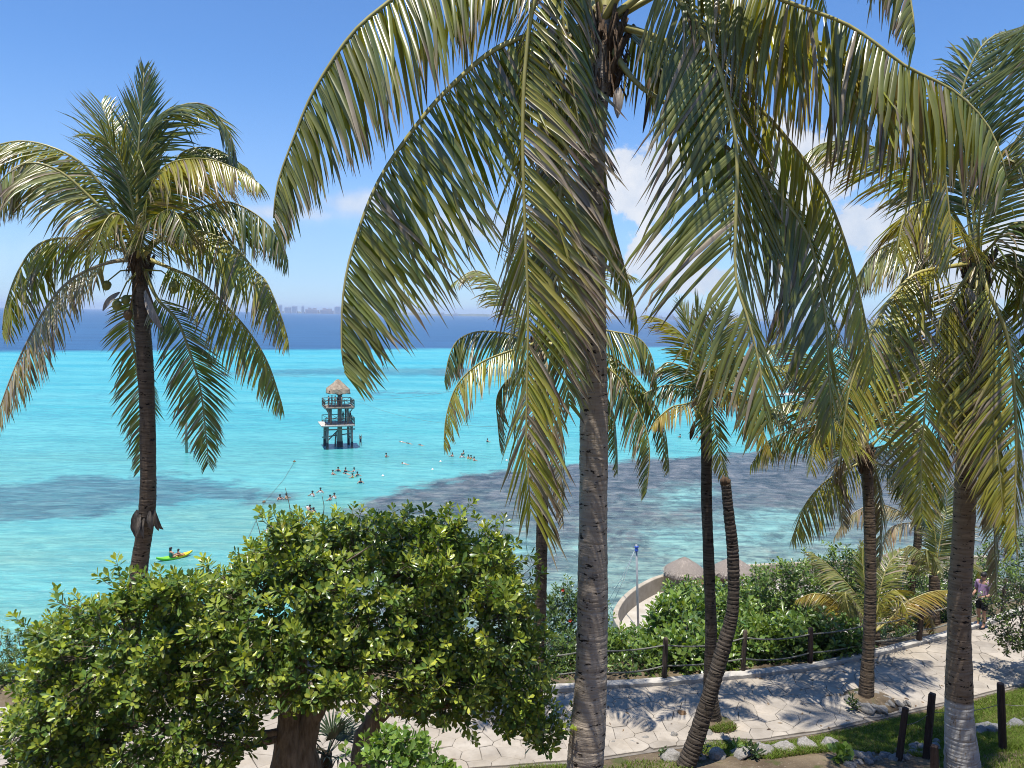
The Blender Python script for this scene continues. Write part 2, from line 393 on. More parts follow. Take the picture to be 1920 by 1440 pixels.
# ------------------------------------------------------------------ the setting
def xy(pts, z): return np.array([[G(a, b, z).x, G(a, b, z).y] for a, b in pts])
def inside(poly, x, y):
    x = np.asarray(x, float); y = np.asarray(y, float); r_ = np.zeros(x.shape, bool); n = len(poly)
    for i in range(n):
        x1, y1 = poly[i]; x2, y2 = poly[(i + 1) % n]
        c = ((y1 > y) != (y2 > y))
        with np.errstate(divide='ignore', invalid='ignore'):
            r_ ^= c & (x < (x2 - x1) * (y - y1) / (y2 - y1 + 1e-12) + x1)
    return r_
def sdf(poly, x, y):
    x = np.asarray(x, float); y = np.asarray(y, float); d = np.full(x.shape, 1e9); n = len(poly)
    for i in range(n):
        a = poly[i]; b = poly[(i + 1) % n]; ab = b - a
        t = np.clip(((x - a[0]) * ab[0] + (y - a[1]) * ab[1]) / (ab @ ab + 1e-9), 0, 1)
        d = np.minimum(d, np.hypot(x - a[0] - t * ab[0], y - a[1] - t * ab[1]))
    return np.where(inside(poly, x, y), -d, d)

ZP = 11.2
FAR_PX = [(-500, 1362), (-200, 1345), (360, 1312), (700, 1300), (1020, 1290), (1247, 1276), (1395, 1263), (1522, 1248), (1640, 1222), (1760, 1192), (1860, 1160), (1960, 1125), (2100, 1095)]
NEAR_PX = [(-500, 1600), (-200, 1545), (400, 1480), (900, 1440), (1100, 1425), (1250, 1402), (1340, 1392), (1430, 1386), (1540, 1370), (1640, 1347), (1800, 1312), (1930, 1280), (2150, 1235)]
FAR = xy(FAR_PX, ZP); NEAR = xy(NEAR_PX, ZP)
def yF(x): return np.interp(x, FAR[:, 0], FAR[:, 1])
def yN(x): return np.interp(x, NEAR[:, 0], NEAR[:, 1])
def H(x, y):
    """ground height of the hillside"""
    x = np.asarray(x, float); y = np.asarray(y, float)
    s = yN(x) - y; t = y - yF(x)
    z = np.full(np.broadcast(x, y).shape, ZP - 0.05)
    z = np.where(s > 0, ZP - 0.05 + 0.22 * s + 0.25 * np.maximum(0, s - 3.5) + 0.05 * np.sin(x * 1.7 + y) * np.minimum(1, s), z)
    w = 1 / (1 + np.exp(-(x - 5.0) / 1.2))                     # steep cliff to the left, long planted slope to the right
    drop = (1 - w) * np.maximum(0, t - 2.2) * 1.1 + w * np.maximum(0, t - 0.5) * 0.52
    z = np.where(t > 0, np.maximum(ZP - 0.05 - drop + 0.12 * np.sin(x * 1.3) * np.sin(y * 0.9) * np.minimum(1, np.maximum(t, 0)), -2.5), z)
    return z
def Hz(x, y): return float(H(np.array([x]), np.array([y]))[0])

def build_sea():
    xs = np.concatenate([-np.geomspace(15800, 125, 20), np.arange(-120, 200, 1.6), np.geomspace(205, 15800, 20)])
    ys = np.concatenate([np.arange(-60, 24, 8), np.arange(24, 150, 1.5), np.geomspace(151, 620, 70), np.geomspace(680, 15800, 20)])
    X, Y = np.meshgrid(xs, ys)
    V = np.stack([X.ravel(), Y.ravel(), np.zeros(X.size)], 1)
    nx, ny = len(xs), len(ys)
    i = np.arange((ny - 1) * (nx - 1)); r_ = i // (nx - 1); c = i % (nx - 1); a = r_ * nx + c
    me = np_mesh('sea', V, np.stack([a, a + 1, a + nx + 1, a + nx], 1))
    x, y = V[:, 0], V[:, 1]
    reef_main = xy([(610, 1040), (655, 965), (690, 935), (760, 915), (880, 893), (1000, 876), (1150, 868), (1270, 858), (1420, 848), (1600, 842), (1800, 842), (2400, 835), (2400, 1300), (1000, 1250), (640, 1200)], 0)
    reef_left = xy([(-300, 945), (-60, 915), (120, 898), (260, 890), (420, 902), (545, 933), (470, 948), (360, 940), (300, 955), (140, 975), (-60, 985), (-300, 1005)], 0)
    reef_far = xy([(380, 700), (560, 693), (700, 690), (1100, 691), (1500, 694), (1500, 706), (1000, 704), (700, 704), (560, 705), (400, 704)], 0)
    reef_f2 = xy([(600, 737), (760, 732), (900, 735), (800, 742), (640, 743)], 0)
    sd = np.minimum(np.minimum(sdf(reef_main, x, y), sdf(reef_left, x, y)), sdf(reef_far, x, y) / 3.0)
    sd = np.minimum(sd, sdf(reef_f2, x, y) / 3.0 + 2.0)
    patches = [[(930, 1010), (1010, 995), (1025, 1030), (950, 1045)], [(1215, 1000), (1310, 990), (1330, 1020), (1270, 1040), (1225, 1025)],
               [(1235, 940), (1290, 908), (1330, 915), (1300, 945), (1255, 955)], [(1320, 985), (1430, 955), (1530, 965), (1560, 1000), (1440, 1030), (1330, 1035)]]
    sp = np.full(x.shape, 1e9)
    for p in patches: sp = np.minimum(sp, sdf(xy(p, 0), x, y))
    shore = sdf(xy([(1040, 1130), (1130, 1060), (1250, 1040), (1420, 1040), (1700, 1040), (1700, 1250), (1040, 1250)], 0), x, y)
    bl = xy([(-600, 663), (-100, 661), (640, 656), (1150, 652), (2000, 650), (2600, 652)], 0)
    dp = (y - np.interp(x, bl[:, 0], bl[:, 1]))
    at = me.color_attributes.new('zones', 'FLOAT_COLOR', 'POINT')
    c4 = np.stack([np.clip(sd, -60, 60), np.clip(sp, -60, 60), np.clip(dp, -200, 200), np.clip(shore, -60, 60)], 1).astype(np.float32)
    at.data.foreach_set('color', c4.ravel())
    t = NT('tropical_sea'); p = t.pos()
    a = t.n('ShaderNodeAttribute', attribute_name='zones'); sep = t.n('ShaderNodeSeparateXYZ'); t.lk(a.outputs['Vector'], sep.inputs[0])
    zr, zs, zd, zh = sep.outputs[0], sep.outputs[1], sep.outputs[2], a.outputs['Alpha']
    py = t.n('ShaderNodeSeparateXYZ'); t.lk(p, py.inputs[0]); yy = py.outputs[1]
    n_big = t.noise(p, 0.045, 5, 0.6); n_mid = t.noise(p, 0.22, 6, 0.65, 0.5)
    streak = t.noise(t.scale(p, (0.012, 0.075, 1)), 1.0, 5, 0.6, 0.6)
    chop = t.noise(t.scale(p, (0.22, 0.85, 1)), 1.0, 6, 0.72, 0.8)
    sand = t.mix(t.rng(yy, 50, 150, 0, 1, True), (0.175, 0.43, 0.365), (0.045, 0.40, 0.425))
    sand = t.mix(t.rng(yy, 130, 330), sand, (0.03, 0.39, 0.475))
    sand = t.mix(t.rng(streak, 0.40, 0.62, 0, 0.75), sand, (0.12, 0.50, 0.50))
    sand = t.mix(t.rng(n_big, 0.50, 0.72, 0, 0.5), sand, (0.02, 0.29, 0.36))
    f_reef = t.rng(t.math('ADD', zr, t.math('MULTIPLY', t.math('ADD', t.math('SUBTRACT', n_mid, 0.5), t.math('SUBTRACT', n_big, 0.5)), 13.0)), -2.0, 2.2, 1, 0, True)
    blot = t.noise(p, 0.40, 7, 0.72, 0.8)
    reef = t.mix(t.rng(blot, 0.40, 0.60), (0.018, 0.024, 0.038), (0.15, 0.14, 0.145))
    near = t.rng(yy, 58, 100, 1, 0, True)
    reef = t.mix(t.math('MULTIPLY', near, t.rng(t.noise(p, 0.28, 7, 0.72, 1.0), 0.42, 0.60)), reef, (0.20, 0.29, 0.255))
    reef = t.mix(t.math('MULTIPLY', near, t.rng(t.noise(p, 0.55, 6, 0.7, 1.0), 0.56, 0.68, 0, 0.7)), reef, (0.24, 0.20, 0.15))
    soft = t.math('MULTIPLY', t.rng(py.outputs[0], -34, -16, 0.72, 0.95, True), t.rng(yy, 110, 170, 1.0, 0.7))
    reef = t.mix(t.rng(py.outputs[0], -34, -16, 0.6, 0.0, True), reef, (0.02, 0.10, 0.16))
    c = t.mix(t.math('MULTIPLY', f_reef, soft), sand, reef)
    f_patch = t.rng(t.math('ADD', zs, t.math('MULTIPLY', t.math('SUBTRACT', n_mid, 0.5), 16.0)), -2.5, 3.5, 0.8, 0, True)
    c = t.mix(t.math('MULTIPLY', f_patch, t.rng(blot, 0.34, 0.56, 0.25, 1.0)), c, t.mix(n_big, (0.15, 0.42, 0.39), (0.24, 0.47, 0.42)))
    f_shore = t.rng(t.math('ADD', zh, t.math('MULTIPLY', t.math('SUBTRACT', n_mid, 0.5), 12.0)), -2, 8, 0.8, 0, True)
    c = t.mix(t.math('MULTIPLY', f_shore, t.rng(blot, 0.36, 0.58, 0.1, 1.0)), c, (0.22, 0.37, 0.31))
    f_deep = t.rng(t.math('ADD', zd, t.math('MULTIPLY', t.math('SUBTRACT', n_big, 0.5), 26.0)), -16, 26, 0, 1, True)
    deep = t.mix(t.rng(streak, 0.38, 0.64), (0.010, 0.065, 0.165), (0.024, 0.115, 0.255))
    c = t.mix(f_deep, c, deep)
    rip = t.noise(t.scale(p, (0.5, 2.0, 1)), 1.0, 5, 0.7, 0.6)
    c = t.mix(1.0, c, t.mix(t.rng(rip, 0.42, 0.58), (0.88, 0.93, 0.95), (1.16, 1.08, 1.06)), 'MULTIPLY')  # fine ripple light and shade multiplied into the water colour
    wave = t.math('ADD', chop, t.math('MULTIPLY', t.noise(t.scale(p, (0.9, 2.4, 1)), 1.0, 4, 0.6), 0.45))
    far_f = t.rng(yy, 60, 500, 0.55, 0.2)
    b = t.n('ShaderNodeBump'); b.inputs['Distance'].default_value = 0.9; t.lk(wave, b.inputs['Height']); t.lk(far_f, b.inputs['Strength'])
    c = t.mix(1.0, c, t.mix(t.rng(chop, 0.40, 0.60), t.mix(f_reef, (0.78, 0.86, 0.89), (0.60, 0.66, 0.72)), t.mix(f_reef, (1.26, 1.13, 1.09), (1.42, 1.38, 1.32))), 'MULTIPLY')  # bright crests and shaded troughs of the waves painted in, stronger over reef
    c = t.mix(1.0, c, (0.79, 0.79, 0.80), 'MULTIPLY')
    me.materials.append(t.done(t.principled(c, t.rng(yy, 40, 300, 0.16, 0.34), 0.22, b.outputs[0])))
    o = bpy.data.objects.new('sea', me); COL.objects.link(o); tag(o, kind='structure')
build_sea()

def build_terrain():
    xs = np.concatenate([np.arange(-60, -22, 3.0), np.arange(-22, 34, 0.4), np.arange(34, 90, 3.0)]); ys = np.concatenate([np.arange(-14, 8, 1.0), np.arange(8, 30, 0.3), np.arange(30, 62, 1.0)])
    X, Y = np.meshgrid(xs, ys); Z = H(X, Y)
    Z = np.where((Y > 38) & (X > 4) & (Z > -2), np.minimum(Z, 0.9), Z)
    Z = np.where(Y > 58.5, -2.5, Z)
    V = np.stack([X.ravel(), Y.ravel(), Z.ravel()], 1); nx, ny = len(xs), len(ys)
    i = np.arange((ny - 1) * (nx - 1)); a = (i // (nx - 1)) * nx + i % (nx - 1)
    me = np_mesh('hillside', V, np.stack([a, a + 1, a + nx + 1, a + nx], 1)); me.materials.append(M_SOIL)
    o = bpy.data.objects.new('terrain', me); COL.objects.link(o); tag(o, kind='structure')
build_terrain()

def clip_poly(poly, a, n):
    """keep the part of poly where (p-a).n <= 0"""
    out = []
    for i in range(len(poly)):
        p, q = poly[i], poly[(i + 1) % len(poly)]
        dp = (p - a) @ n; dq = (q - a) @ n
        if dp <= 0: out.append(p)
        if dp * dq < 0: out.append(p + (q - p) * (dp / (dp - dq)))
    return out
def build_path():
    # bed of mortar under the stones
    xs = np.linspace(FAR[0, 0] + 1, 24, 140)
    V, Fc = [], []
    for i, x in enumerate(xs):
        V += [(x, yN(x) - 0.05, ZP - 0.02), (x, yF(x) + 0.02, ZP - 0.02), (x, yN(x) - 0.05, ZP - 0.3), (x, yF(x) + 0.02, ZP - 0.3)]
        if i: b = 4 * i; Fc += [(b - 4, b, b + 1, b - 3), (b - 4, b - 2, b + 2, b), (b - 3, b + 1, b + 3, b - 1)]
    me = np_mesh('path_bed', V, np.array(Fc), smooth=False); me.materials.append(M_JOINT)
    path = bpy.data.objects.new('path', me); COL.objects.link(path); tag(path, kind='structure')
    # irregular flagstones, one by one
    sp = 0.49; seeds = []; r_ = np.random.default_rng(3)
    row = 0; y = 13.0
    while y < 31:
        x = -14.0 + (0.5 * sp if row % 2 else 0)
        while x < 23.5:
            seeds.append((x + r_.uniform(-.16, .16), y + r_.uniform(-.14, .14))); x += sp
        y += sp * 0.87; row += 1
    S = np.array(seeds)
    ok = (S[:, 1] > yN(S[:, 0]) - 0.25) & (S[:, 1] < yF(S[:, 0]) - 0.1)
    cells = []
    for s in S[ok]:
        poly = [s + np.array(q) for q in ((-.9, -.9), (.9, -.9), (.9, .9), (-.9, .9))]
        dd = np.linalg.norm(S - s, axis=1)
        for j in np.where((dd > 1e-6) & (dd < 1.8))[0]:
            n = (S[j] - s) / dd[j]; poly = clip_poly(poly, s + n * (dd[j] / 2 - 0.0042), n)
            if len(poly) < 3: break
        for fn, sg, off in ((yF, 1, -0.30), (yN, -1, 0.02)):
            if len(poly) < 3: break
            y0, y1 = fn(s[0] - .3), fn(s[0] + .3); tdir = np.array([0.6, y1 - y0]); tdir /= np.linalg.norm(tdir)
            n = np.array([-tdir[1], tdir[0]]) * sg
            poly = clip_poly(poly, np.array([s[0], fn(s[0]) + off * 1.0]), n)
        if len(poly) < 3: continue
        poly = np.array(poly)
        area = 0.5 * abs(np.dot(poly[:, 0], np.roll(poly[:, 1], 1)) - np.dot(poly[:, 1], np.roll(poly[:, 0], 1)))
        if area > 0.03: cells.append((poly, poly.mean(0)))
    def stone(poly, c, o, V, Fc):
        n = len(poly); b = len(V); dz = r_.uniform(-.004, .006); tx, ty = r_.uniform(-.008, .008, 2)
        # subdivide long sides so that the edge is uneven
        q = []
        for i in range(n):
            p0, p1 = poly[i], poly[(i + 1) % n]; q.append(p0)
            if np.linalg.norm(p1 - p0) > 0.16: q.append((p0 + p1) / 2 + r_.uniform(-.010, .010, 2))
        q = np.array(q); n = len(q)
        for k, (z, ins) in enumerate(((-0.06, 0.0), (0.008, 0.0), (0.016, 0.10))):
            for p in q:
                p2 = p + (c - p) * ins * 0.35
                zz = ZP + z + dz + ((p2 - c) @ np.array([tx, ty]) if z > 0 else 0)
                V.append((p2[0] - o[0], p2[1] - o[1], zz))
        for k in (0, 1):
            for i in range(n):
                j = (i + 1) % n; Fc.append((b + k * n + i, b + k * n + j, b + (k + 1) * n + j, b + (k + 1) * n + i))
        Fc.append(tuple(b + 2 * n + i for i in range(n)))
    def shown(c):
        v = Vector((c[0], c[1], ZP)) - CAM; d = v.dot(_f)
        px = v.dot(RIGHT) / d * F_PX + 960; py = 720 - v.dot(UP) / d * F_PX
        return (-60 < px < 1980) and py < 1480
    cells.sort(key=lambda q: (not shown(q[1]), q[1][1] + (0 if q[1][0] > -1 else 8)))
    for k, (poly, c) in enumerate(cells[:300]):
        V, Fc = [], []; stone(poly, c, c, V, Fc)
        me = bpy.data.meshes.new('flagstone'); me.from_pydata(V, [], Fc); me.update(); me.materials.append(M_FLAG)
        o = bpy.data.objects.new('flagstone', me); COL.objects.link(o); o.parent = path; o.location = (c[0], c[1], 0)
    if len(cells) > 300:
        V, Fc = [], []
        for poly, c in cells[300:]: stone(poly, c, (0, 0), V, Fc)
        me = bpy.data.meshes.new('flagstones'); me.from_pydata(V, [], Fc); me.update(); me.materials.append(M_FLAG)
        o = bpy.data.objects.new('far_flagstones', me); COL.objects.link(o); o.parent = path; tag(o, kind='stuff')
    # raised pale kerb along the seaward edge
    V, Fc = [], []; n = 0
    for i, x in enumerate(np.linspace(FAR[0, 0] + 1, 24, 260)):
        jy = r_.uniform(-.012, .012); jz = r_.uniform(-.008, .008); y = yF(x)
        prof = [(-.25 + jy, -.06), (-.25 + jy, .085 + jz), (-.22 + jy, .105 + jz), (-.02, .105 + jz), (.0, .08), (.0, -.5)]
        for a, b in prof: V.append((x, y + a, ZP + b))
        if i:
            for k in range(5):
                b0 = (i - 1) * 6 + k; Fc.append((b0, b0 + 6, b0 + 7, b0 + 1))
    me = np_mesh('kerb', V, np.array(Fc), smooth=False); me.materials.append(M_KERB)
    kerb = bpy.data.objects.new('kerb', me); COL.objects.link(kerb); tag(kerb, kind='structure')
build_path()

def build_terrace():
    zt = 1.0
    wall_px = [(1205, 1215), (1172, 1185), (1156, 1160), (1156, 1142), (1172, 1118), (1200, 1097), (1240, 1079), (1300, 1069), (1370, 1062), (1440, 1057), (1560, 1052), (1700, 1046), (1850, 1042)]
    pts = [G(a, b, 2.15) for a, b in wall_px]
    C, ln = spline(pts, 90)
    V, Fc = [], []
    for i in range(90):
        t = C[min(i + 1, 89)] - C[max(i - 1, 0)]; n = np.array([-t[1], t[0]]) / np.hypot(t[0], t[1])
        for off, z in ((-.17, -0.8), (-.17, 2.10), (-.15, 2.14), (.15, 2.14), (.17, 2.10), (.17, -0.8)):
            V.append((C[i, 0] + n[0] * off, C[i, 1] + n[1] * off, z))
        if i:
            for k in range(5): b = (i - 1) * 6 + k; Fc.append((b, b + 6, b + 7, b + 1))
    me = np_mesh('sea_wall', V, np.array(Fc), smooth=False); me.materials.append(M_WALLC)
    w = bpy.data.objects.new('sea_wall', me); COL.objects.link(w)
    tag(w, 'low cream rendered wall curving round the thatched sun shades by the sea', 'wall')
    fl = [(c[0], c[1], zt) for c in C] + [(C[-1, 0], 34, zt), (C[0, 0], 34, zt)]
    bm = bmesh.new(); vs = [bm.verts.new(q) for q in fl]; f = bm.faces.new(vs); bmesh.ops.triangulate(bm, faces=[f])
    me = bpy.data.meshes.new('terrace'); bm.to_mesh(me); bm.free(); me.materials.append(M_TERR)
    o = bpy.data.objects.new('terrace', me); COL.objects.link(o); tag(o, kind='structure')
    return zt
ZT = build_terrace()

# ------------------------------------------------------------------ palms
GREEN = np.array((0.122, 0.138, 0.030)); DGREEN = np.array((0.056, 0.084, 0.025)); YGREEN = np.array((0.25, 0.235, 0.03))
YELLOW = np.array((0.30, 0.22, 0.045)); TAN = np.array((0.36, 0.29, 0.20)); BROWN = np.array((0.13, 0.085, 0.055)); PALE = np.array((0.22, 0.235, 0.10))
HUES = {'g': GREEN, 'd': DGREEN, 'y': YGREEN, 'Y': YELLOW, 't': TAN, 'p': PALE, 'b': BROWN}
FPAT = {}
def frond_pat(K):
    if K not in FPAT:
        f = []
        for k in range(K):
            b = k * 3
            f += [(b, b + 1, b + 4, b + 3), (b + 1, b + 2, b + 5, b + 4)]
        FPAT[K] = np.array(f)
    return FPAT[K]
def make_frond(root, pts, L=0.9, lift=-20, droop=0.5, a0=70, a1=32, hue='g', n=None, p0=0.16, width=0.047, tip=0.5, twist=(0, 0), az=None,
               K=5, seed=0, indiv=0, r0=0.035, dry=0.06, azv=None, gap=0.04, tipk=0.76):
    L = L * 1.22
    """pts: places along the midrib from crown to tip"""
    q = np.random.default_rng(seed * 131 + 17)
    C, ln = spline(pts, 60); ln = max(ln, 0.3)
    if n is None: n = int(np.clip(ln * (1 - p0) / 0.043, 30, 120))
    T = nrm(np.gradient(C, axis=0))
    if azv is None:
        azv = C[-1] - C[0]; azv = np.array([azv[0], azv[1], 0.0])
        if np.linalg.norm(azv) < 0.25: azv = np.array([0.0, -1.0, 0.0])
    azv = nrm(np.array(azv, float)); S0 = np.cross(azv, [0, 0, 1.0])
    S = nrm(S0 - (T @ S0)[:, None] * T); U = np.cross(S, T)
    sv = np.linspace(0, 1, 60); tw = np.radians(twist[0] + (twist[1] - twist[0]) * sv)[:, None]
    S, U = S * np.cos(tw) + U * np.sin(tw), U * np.cos(tw) - S * np.sin(tw)
    hb = HUES[hue]
    # midrib
    mb = MB(); rr = [r0 * (1.9 - 5 * s if s < 0.16 else 1.1) * (1 - 0.86 * s) + 0.004 for s in sv[::2]]
    base = wl(root)
    mb.tube([Vector(c) for c in C[::2]], rr, 6, True, 0, 0.75)
    me = mb.mesh('frond', base, True)
    cc = np.repeat(np.linspace(0, 1, 30), 6)[:, None]
    rc = np.array((0.36, 0.32, 0.10)) * (1 - cc) + (np.array((0.36, 0.30, 0.10)) * 0.7 + hb * 0.3) * cc
    if hue in 'tb': rc = rc * 0.3 + np.array((0.26, 0.20, 0.14)) * 0.7
    a = me.color_attributes.new('col', 'FLOAT_COLOR', 'POINT'); a.data.foreach_set('color', np.concatenate([rc, np.ones((180, 1))], 1).astype(np.float32).ravel())
    fr = link_mesh('frond', me, root, M_RACHIS)
    # leaflets
    s = np.concatenate([np.linspace(p0, 0.995, n)] * 2) + q.normal(0, 0.25 / n, 2 * n); s = np.clip(s, p0, 1)
    side = np.repeat([1.0, -1.0], n)
    keep = q.random(2 * n) > gap
    for _ in range(3):                                          # torn gaps
        c0 = q.uniform(0.2, 0.95); keep &= ~((np.abs(s - c0) < q.uniform(0.004, 0.012)) & (side == q.choice([-1, 1])))
    s, side = s[keep], side[keep]; m = len(s); fi = s * 59
    def at(A): 
        i0 = np.clip(fi.astype(int), 0, 58); w = (fi - i0)[:, None]; return A[i0] * (1 - w) + A[i0 + 1] * w
    Pm, Tm, Sm, Um = at(C), nrm(at(T)), nrm(at(S)), nrm(at(U))
    u = (s - p0) / (1 - p0)
    ll = L * (0.42 + 0.58 * np.sin(np.clip(u * 2.3 + 0.35, 0, math.pi / 2))) * (1 - tipk * np.clip((u - 0.42) / 0.58, 0, 1) ** 1.3) * q.uniform(0.84, 1.08, m)
    br = q.random(m) < 0.07; ll = np.where(br, ll * q.uniform(0.4, 0.8, m), ll)
    clump = 0.02 * np.sin(s * 90 + q.uniform(0, 6)) + 0.035 * np.sin(s * 37 + q.uniform(0, 6) + side)
    al = np.radians(a0 + (a1 - a0) * u ** 1.3) + clump + q.normal(0, 0.035, m)
    v = np.radians(lift + q.normal(0, 3.5, m) + 5 * np.sin(s * 19 + side * 2 + seed))
    D = np.cos(al)[:, None] * Tm + np.sin(al)[:, None] * (side[:, None] * Sm * np.cos(v)[:, None] + Um * np.sin(v)[:, None])
    D = nrm(D); W0 = nrm(Tm - (Tm * D).sum(1)[:, None] * D)
    rt = q.normal(0, 0.17, m)[:, None]; NN = np.cross(D, W0); W0 = W0 * np.cos(rt) + NN * np.sin(rt)
    pos = Pm.copy(); prof = np.interp(np.linspace(0, 1, K + 1), [0, 0.12, 0.35, 0.7, 0.9, 1.0], [0.45, 0.9, 1.0, 0.72, 0.34, 0.03])
    ww = width * q.uniform(0.75, 1.15, m) * (0.55 + 0.45 * ll / L)
    kink = np.where(q.random(m) < 0.12, q.integers(2, K + 1, m), 99)
    V = np.zeros((m, K + 1, 3, 3)); dr = droop * q.uniform(0.7, 1.35, m)
    g = np.array([0, 0, -1.0])
    for k in range(K + 1):
        W = nrm(W0 - (W0 * D).sum(1)[:, None] * D); Nn = np.cross(D, W); w2 = (ww * prof[k] / 2)[:, None]
        V[:, k, 0] = pos - W * w2; V[:, k, 1] = pos + Nn * w2 * 0.42; V[:, k, 2] = pos + W * w2
        pos = pos + D * (ll / K)[:, None]
        bend = dr * (0.25 + 0.75 * (k + 1) / K) / K * 2.0 + np.where(kink == k + 1, 1.3, 0)
        D = nrm(D + g * bend[:, None] + q.normal(0, 0.035, (m, 3)))
    # colour: hue of the frond, leaf by leaf variation, dry tips
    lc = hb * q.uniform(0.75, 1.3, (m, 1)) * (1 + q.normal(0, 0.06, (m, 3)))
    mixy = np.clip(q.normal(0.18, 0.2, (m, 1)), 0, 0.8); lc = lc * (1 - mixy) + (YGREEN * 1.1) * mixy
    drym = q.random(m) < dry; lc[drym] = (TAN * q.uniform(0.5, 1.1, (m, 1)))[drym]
    kk = np.linspace(0, 1, K + 1)[None, :, None]
    onset = (1.0 - tip * q.uniform(0.1, 1.0, (m, 1, 1))); f = np.clip((kk - onset) / 0.14, 0, 1)
    tc = np.where(q.random((m, 1, 1)) < 0.45, TAN * 0.9, BROWN)
    col = lc[:, None, :] * (1 - f) + tc * f
    col = np.repeat(col[:, :, None, :], 3, 2)
    V = V - np.array(base)
    pat = frond_pat(K); nv = (K + 1) * 3
    idx = np.argsort(-ll)
    solo = idx[:indiv]; rest = idx[indiv:]
    for i in solo:
        o = V[i, 0, 1].copy()
        mm = np_mesh('leaflet', (V[i] - o).reshape(-1, 3), pat, col[i].reshape(-1, 3)); mm.materials.append(M_FROND)
        ob = bpy.data.objects.new('leaflet', mm); COL.objects.link(ob); ob.parent = fr; ob.location = o
    if len(rest):
        Vr = V[rest].reshape(-1, 3); Fr = (pat[None] + (np.arange(len(rest)) * nv)[:, None, None]).reshape(-1, 4)
        mm = np_mesh('leaflets', Vr, Fr, col[rest].reshape(-1, 3)); mm.materials.append(M_FROND)
        ob = bpy.data.objects.new('leaflet_fringe', mm); COL.objects.link(ob); ob.parent = fr; tag(ob, kind='stuff')
    return fr

def make_trunk(root, pts, rads, mat, ring=0.075, saw=0.05, sides=18, seed=0, name='trunk'):
    q = np.random.default_rng(seed + 900)
    C0, ln = spline(pts, 80); n = int(ln / ring)
    rs = np.interp(np.linspace(0, 1, 80), np.linspace(0, 1, len(rads)), rads)
    mb = MB(); P_, R_ = [], []
    z = np.linspace(0, 1, 80)
    tpos = 0.0; k = 0
    while tpos < 1.0:
        st = ring * q.uniform(0.6, 1.4) / ln
        for ft, fr_ in ((0.0, 1 - saw), (0.18, 1 + saw * 0.5), (0.8, 1 + saw * 0.15)):
            t = tpos + st * ft
            if t > 1: break
            P_.append(Vector([np.interp(t, z, C0[:, j]) for j in range(3)])); R_.append(float(np.interp(t, z, rs)) * fr_ * q.uniform(0.985, 1.015))
        tpos += st
    mb.tube(P_, R_, sides, True)
    v = np.array(mb.v); 
    ctr = np.repeat(np.array([tuple(p) for p in P_]), sides, 0)
    ang = np.tile(np.arange(sides), len(P_)) / sides * 2 * math.pi; hh = np.repeat(np.arange(len(P_)), sides)
    bump_ = 1 + 0.04 * np.sin(ang * 2 + hh * 0.011) + 0.03 * np.sin(ang * 3 - hh * 0.05 + 1) + 0.025 * np.sin(hh * 0.09 + seed) + 0.015 * np.sin(ang * 5 + hh * .4) + q.normal(0, 0.008, len(v))
    v = ctr + (v - ctr) * bump_[:, None]; v[:, 2] += 0.012 * np.sin(ang + hh * 0.7)
    mb.v = [tuple(x) for x in v]
    return mb.build(name, mat, root, True)

def coconut(root, c, s=0.11, mat=None, tilt=0.3, crown=None):
    mb = MB(); prof = [(0.01, -1.25), (0.45, -1.1), (0.82, -0.7), (1.0, -0.1), (0.97, 0.45), (0.7, 0.9), (0.35, 1.08), (0.02, 1.12)]
    mb.lathe((0, 0, 0), [(a * s, b * s) for a, b in prof], 14, 0, 0.02)
    M = Matrix.Rotation(tilt, 3, 'Y') @ Matrix.Rotation(random.uniform(0, 6), 3, 'Z')
    mb.v = [tuple(M @ Vector(v) + Vector(c)) for v in mb.v]
    e = Vector(c) + M @ Vector((0, 0, s * 1.05)); k = crown if crown is not None else e + Vector((0, .1, .22))
    mb.tube([e, e.lerp(k, .4) + Vector((0, 0, .13)), k], [0.014, 0.018, 0.028], 6)
    return mb.build('coconut', mat or M_NUT, root, True)

def crown_fibre(root, c, r_, h, n=9, seed=0, mat=None):
    """leaf bases and torn fibre cloth round the growing point"""
    q = random.Random(seed); mb = MB(); c = Vector(c)
    for k in range(n * 2):
        an = 2 * math.pi * k / n * .5 + q.uniform(-.3, .3); d = Vector((math.cos(an), math.sin(an), 0)); z0 = q.uniform(-0.55, 0.3) * h
        w = q.uniform(0.5, 0.9)
        a = c + d * r_ * 0.55 + Vector((0, 0, z0 - 0.25 * h)); b = a + d * r_ * 0.40 + Vector((0, 0, 0.3 * h)); e = b + d * r_ * q.uniform(0.3, 0.8) + Vector((0, 0, 0.32 * h))
        mb.tube([a, b, e], [r_ * 0.5 * w, r_ * 0.38 * w, r_ * 0.2 * w], 7, True, 0, 0.55)
    o = mb.build('leaf_base', mat or M_FIBRE, root, True)
    mb = MB()
    for k in range(n * 14):
        an = q.uniform(0, 6.283); d = Vector((math.cos(an), math.sin(an), 0)); s_ = Vector((-math.sin(an), math.cos(an), 0)) * q.uniform(.004, .022)
        p = c + d * r_ * q.uniform(.8, 1.5) + Vector((0, 0, q.uniform(-.5, .5) * h)); L_ = q.uniform(.12, .5) * h; m_ = p + d * q.uniform(.0, .08) - Vector((0, 0, L_ * .5)); e = m_ + Vector((q.uniform(-.05, .05), q.uniform(-.05, .05), -L_ * .5))
        mb.add([p - s_, p + s_, m_ + s_ * 1.2, m_ - s_ * 1.2, e], [(0, 1, 2, 3), (3, 2, 4)])
    tag(mb.build('fibre', mat or M_FIBRE, root), kind='stuff')
    return o
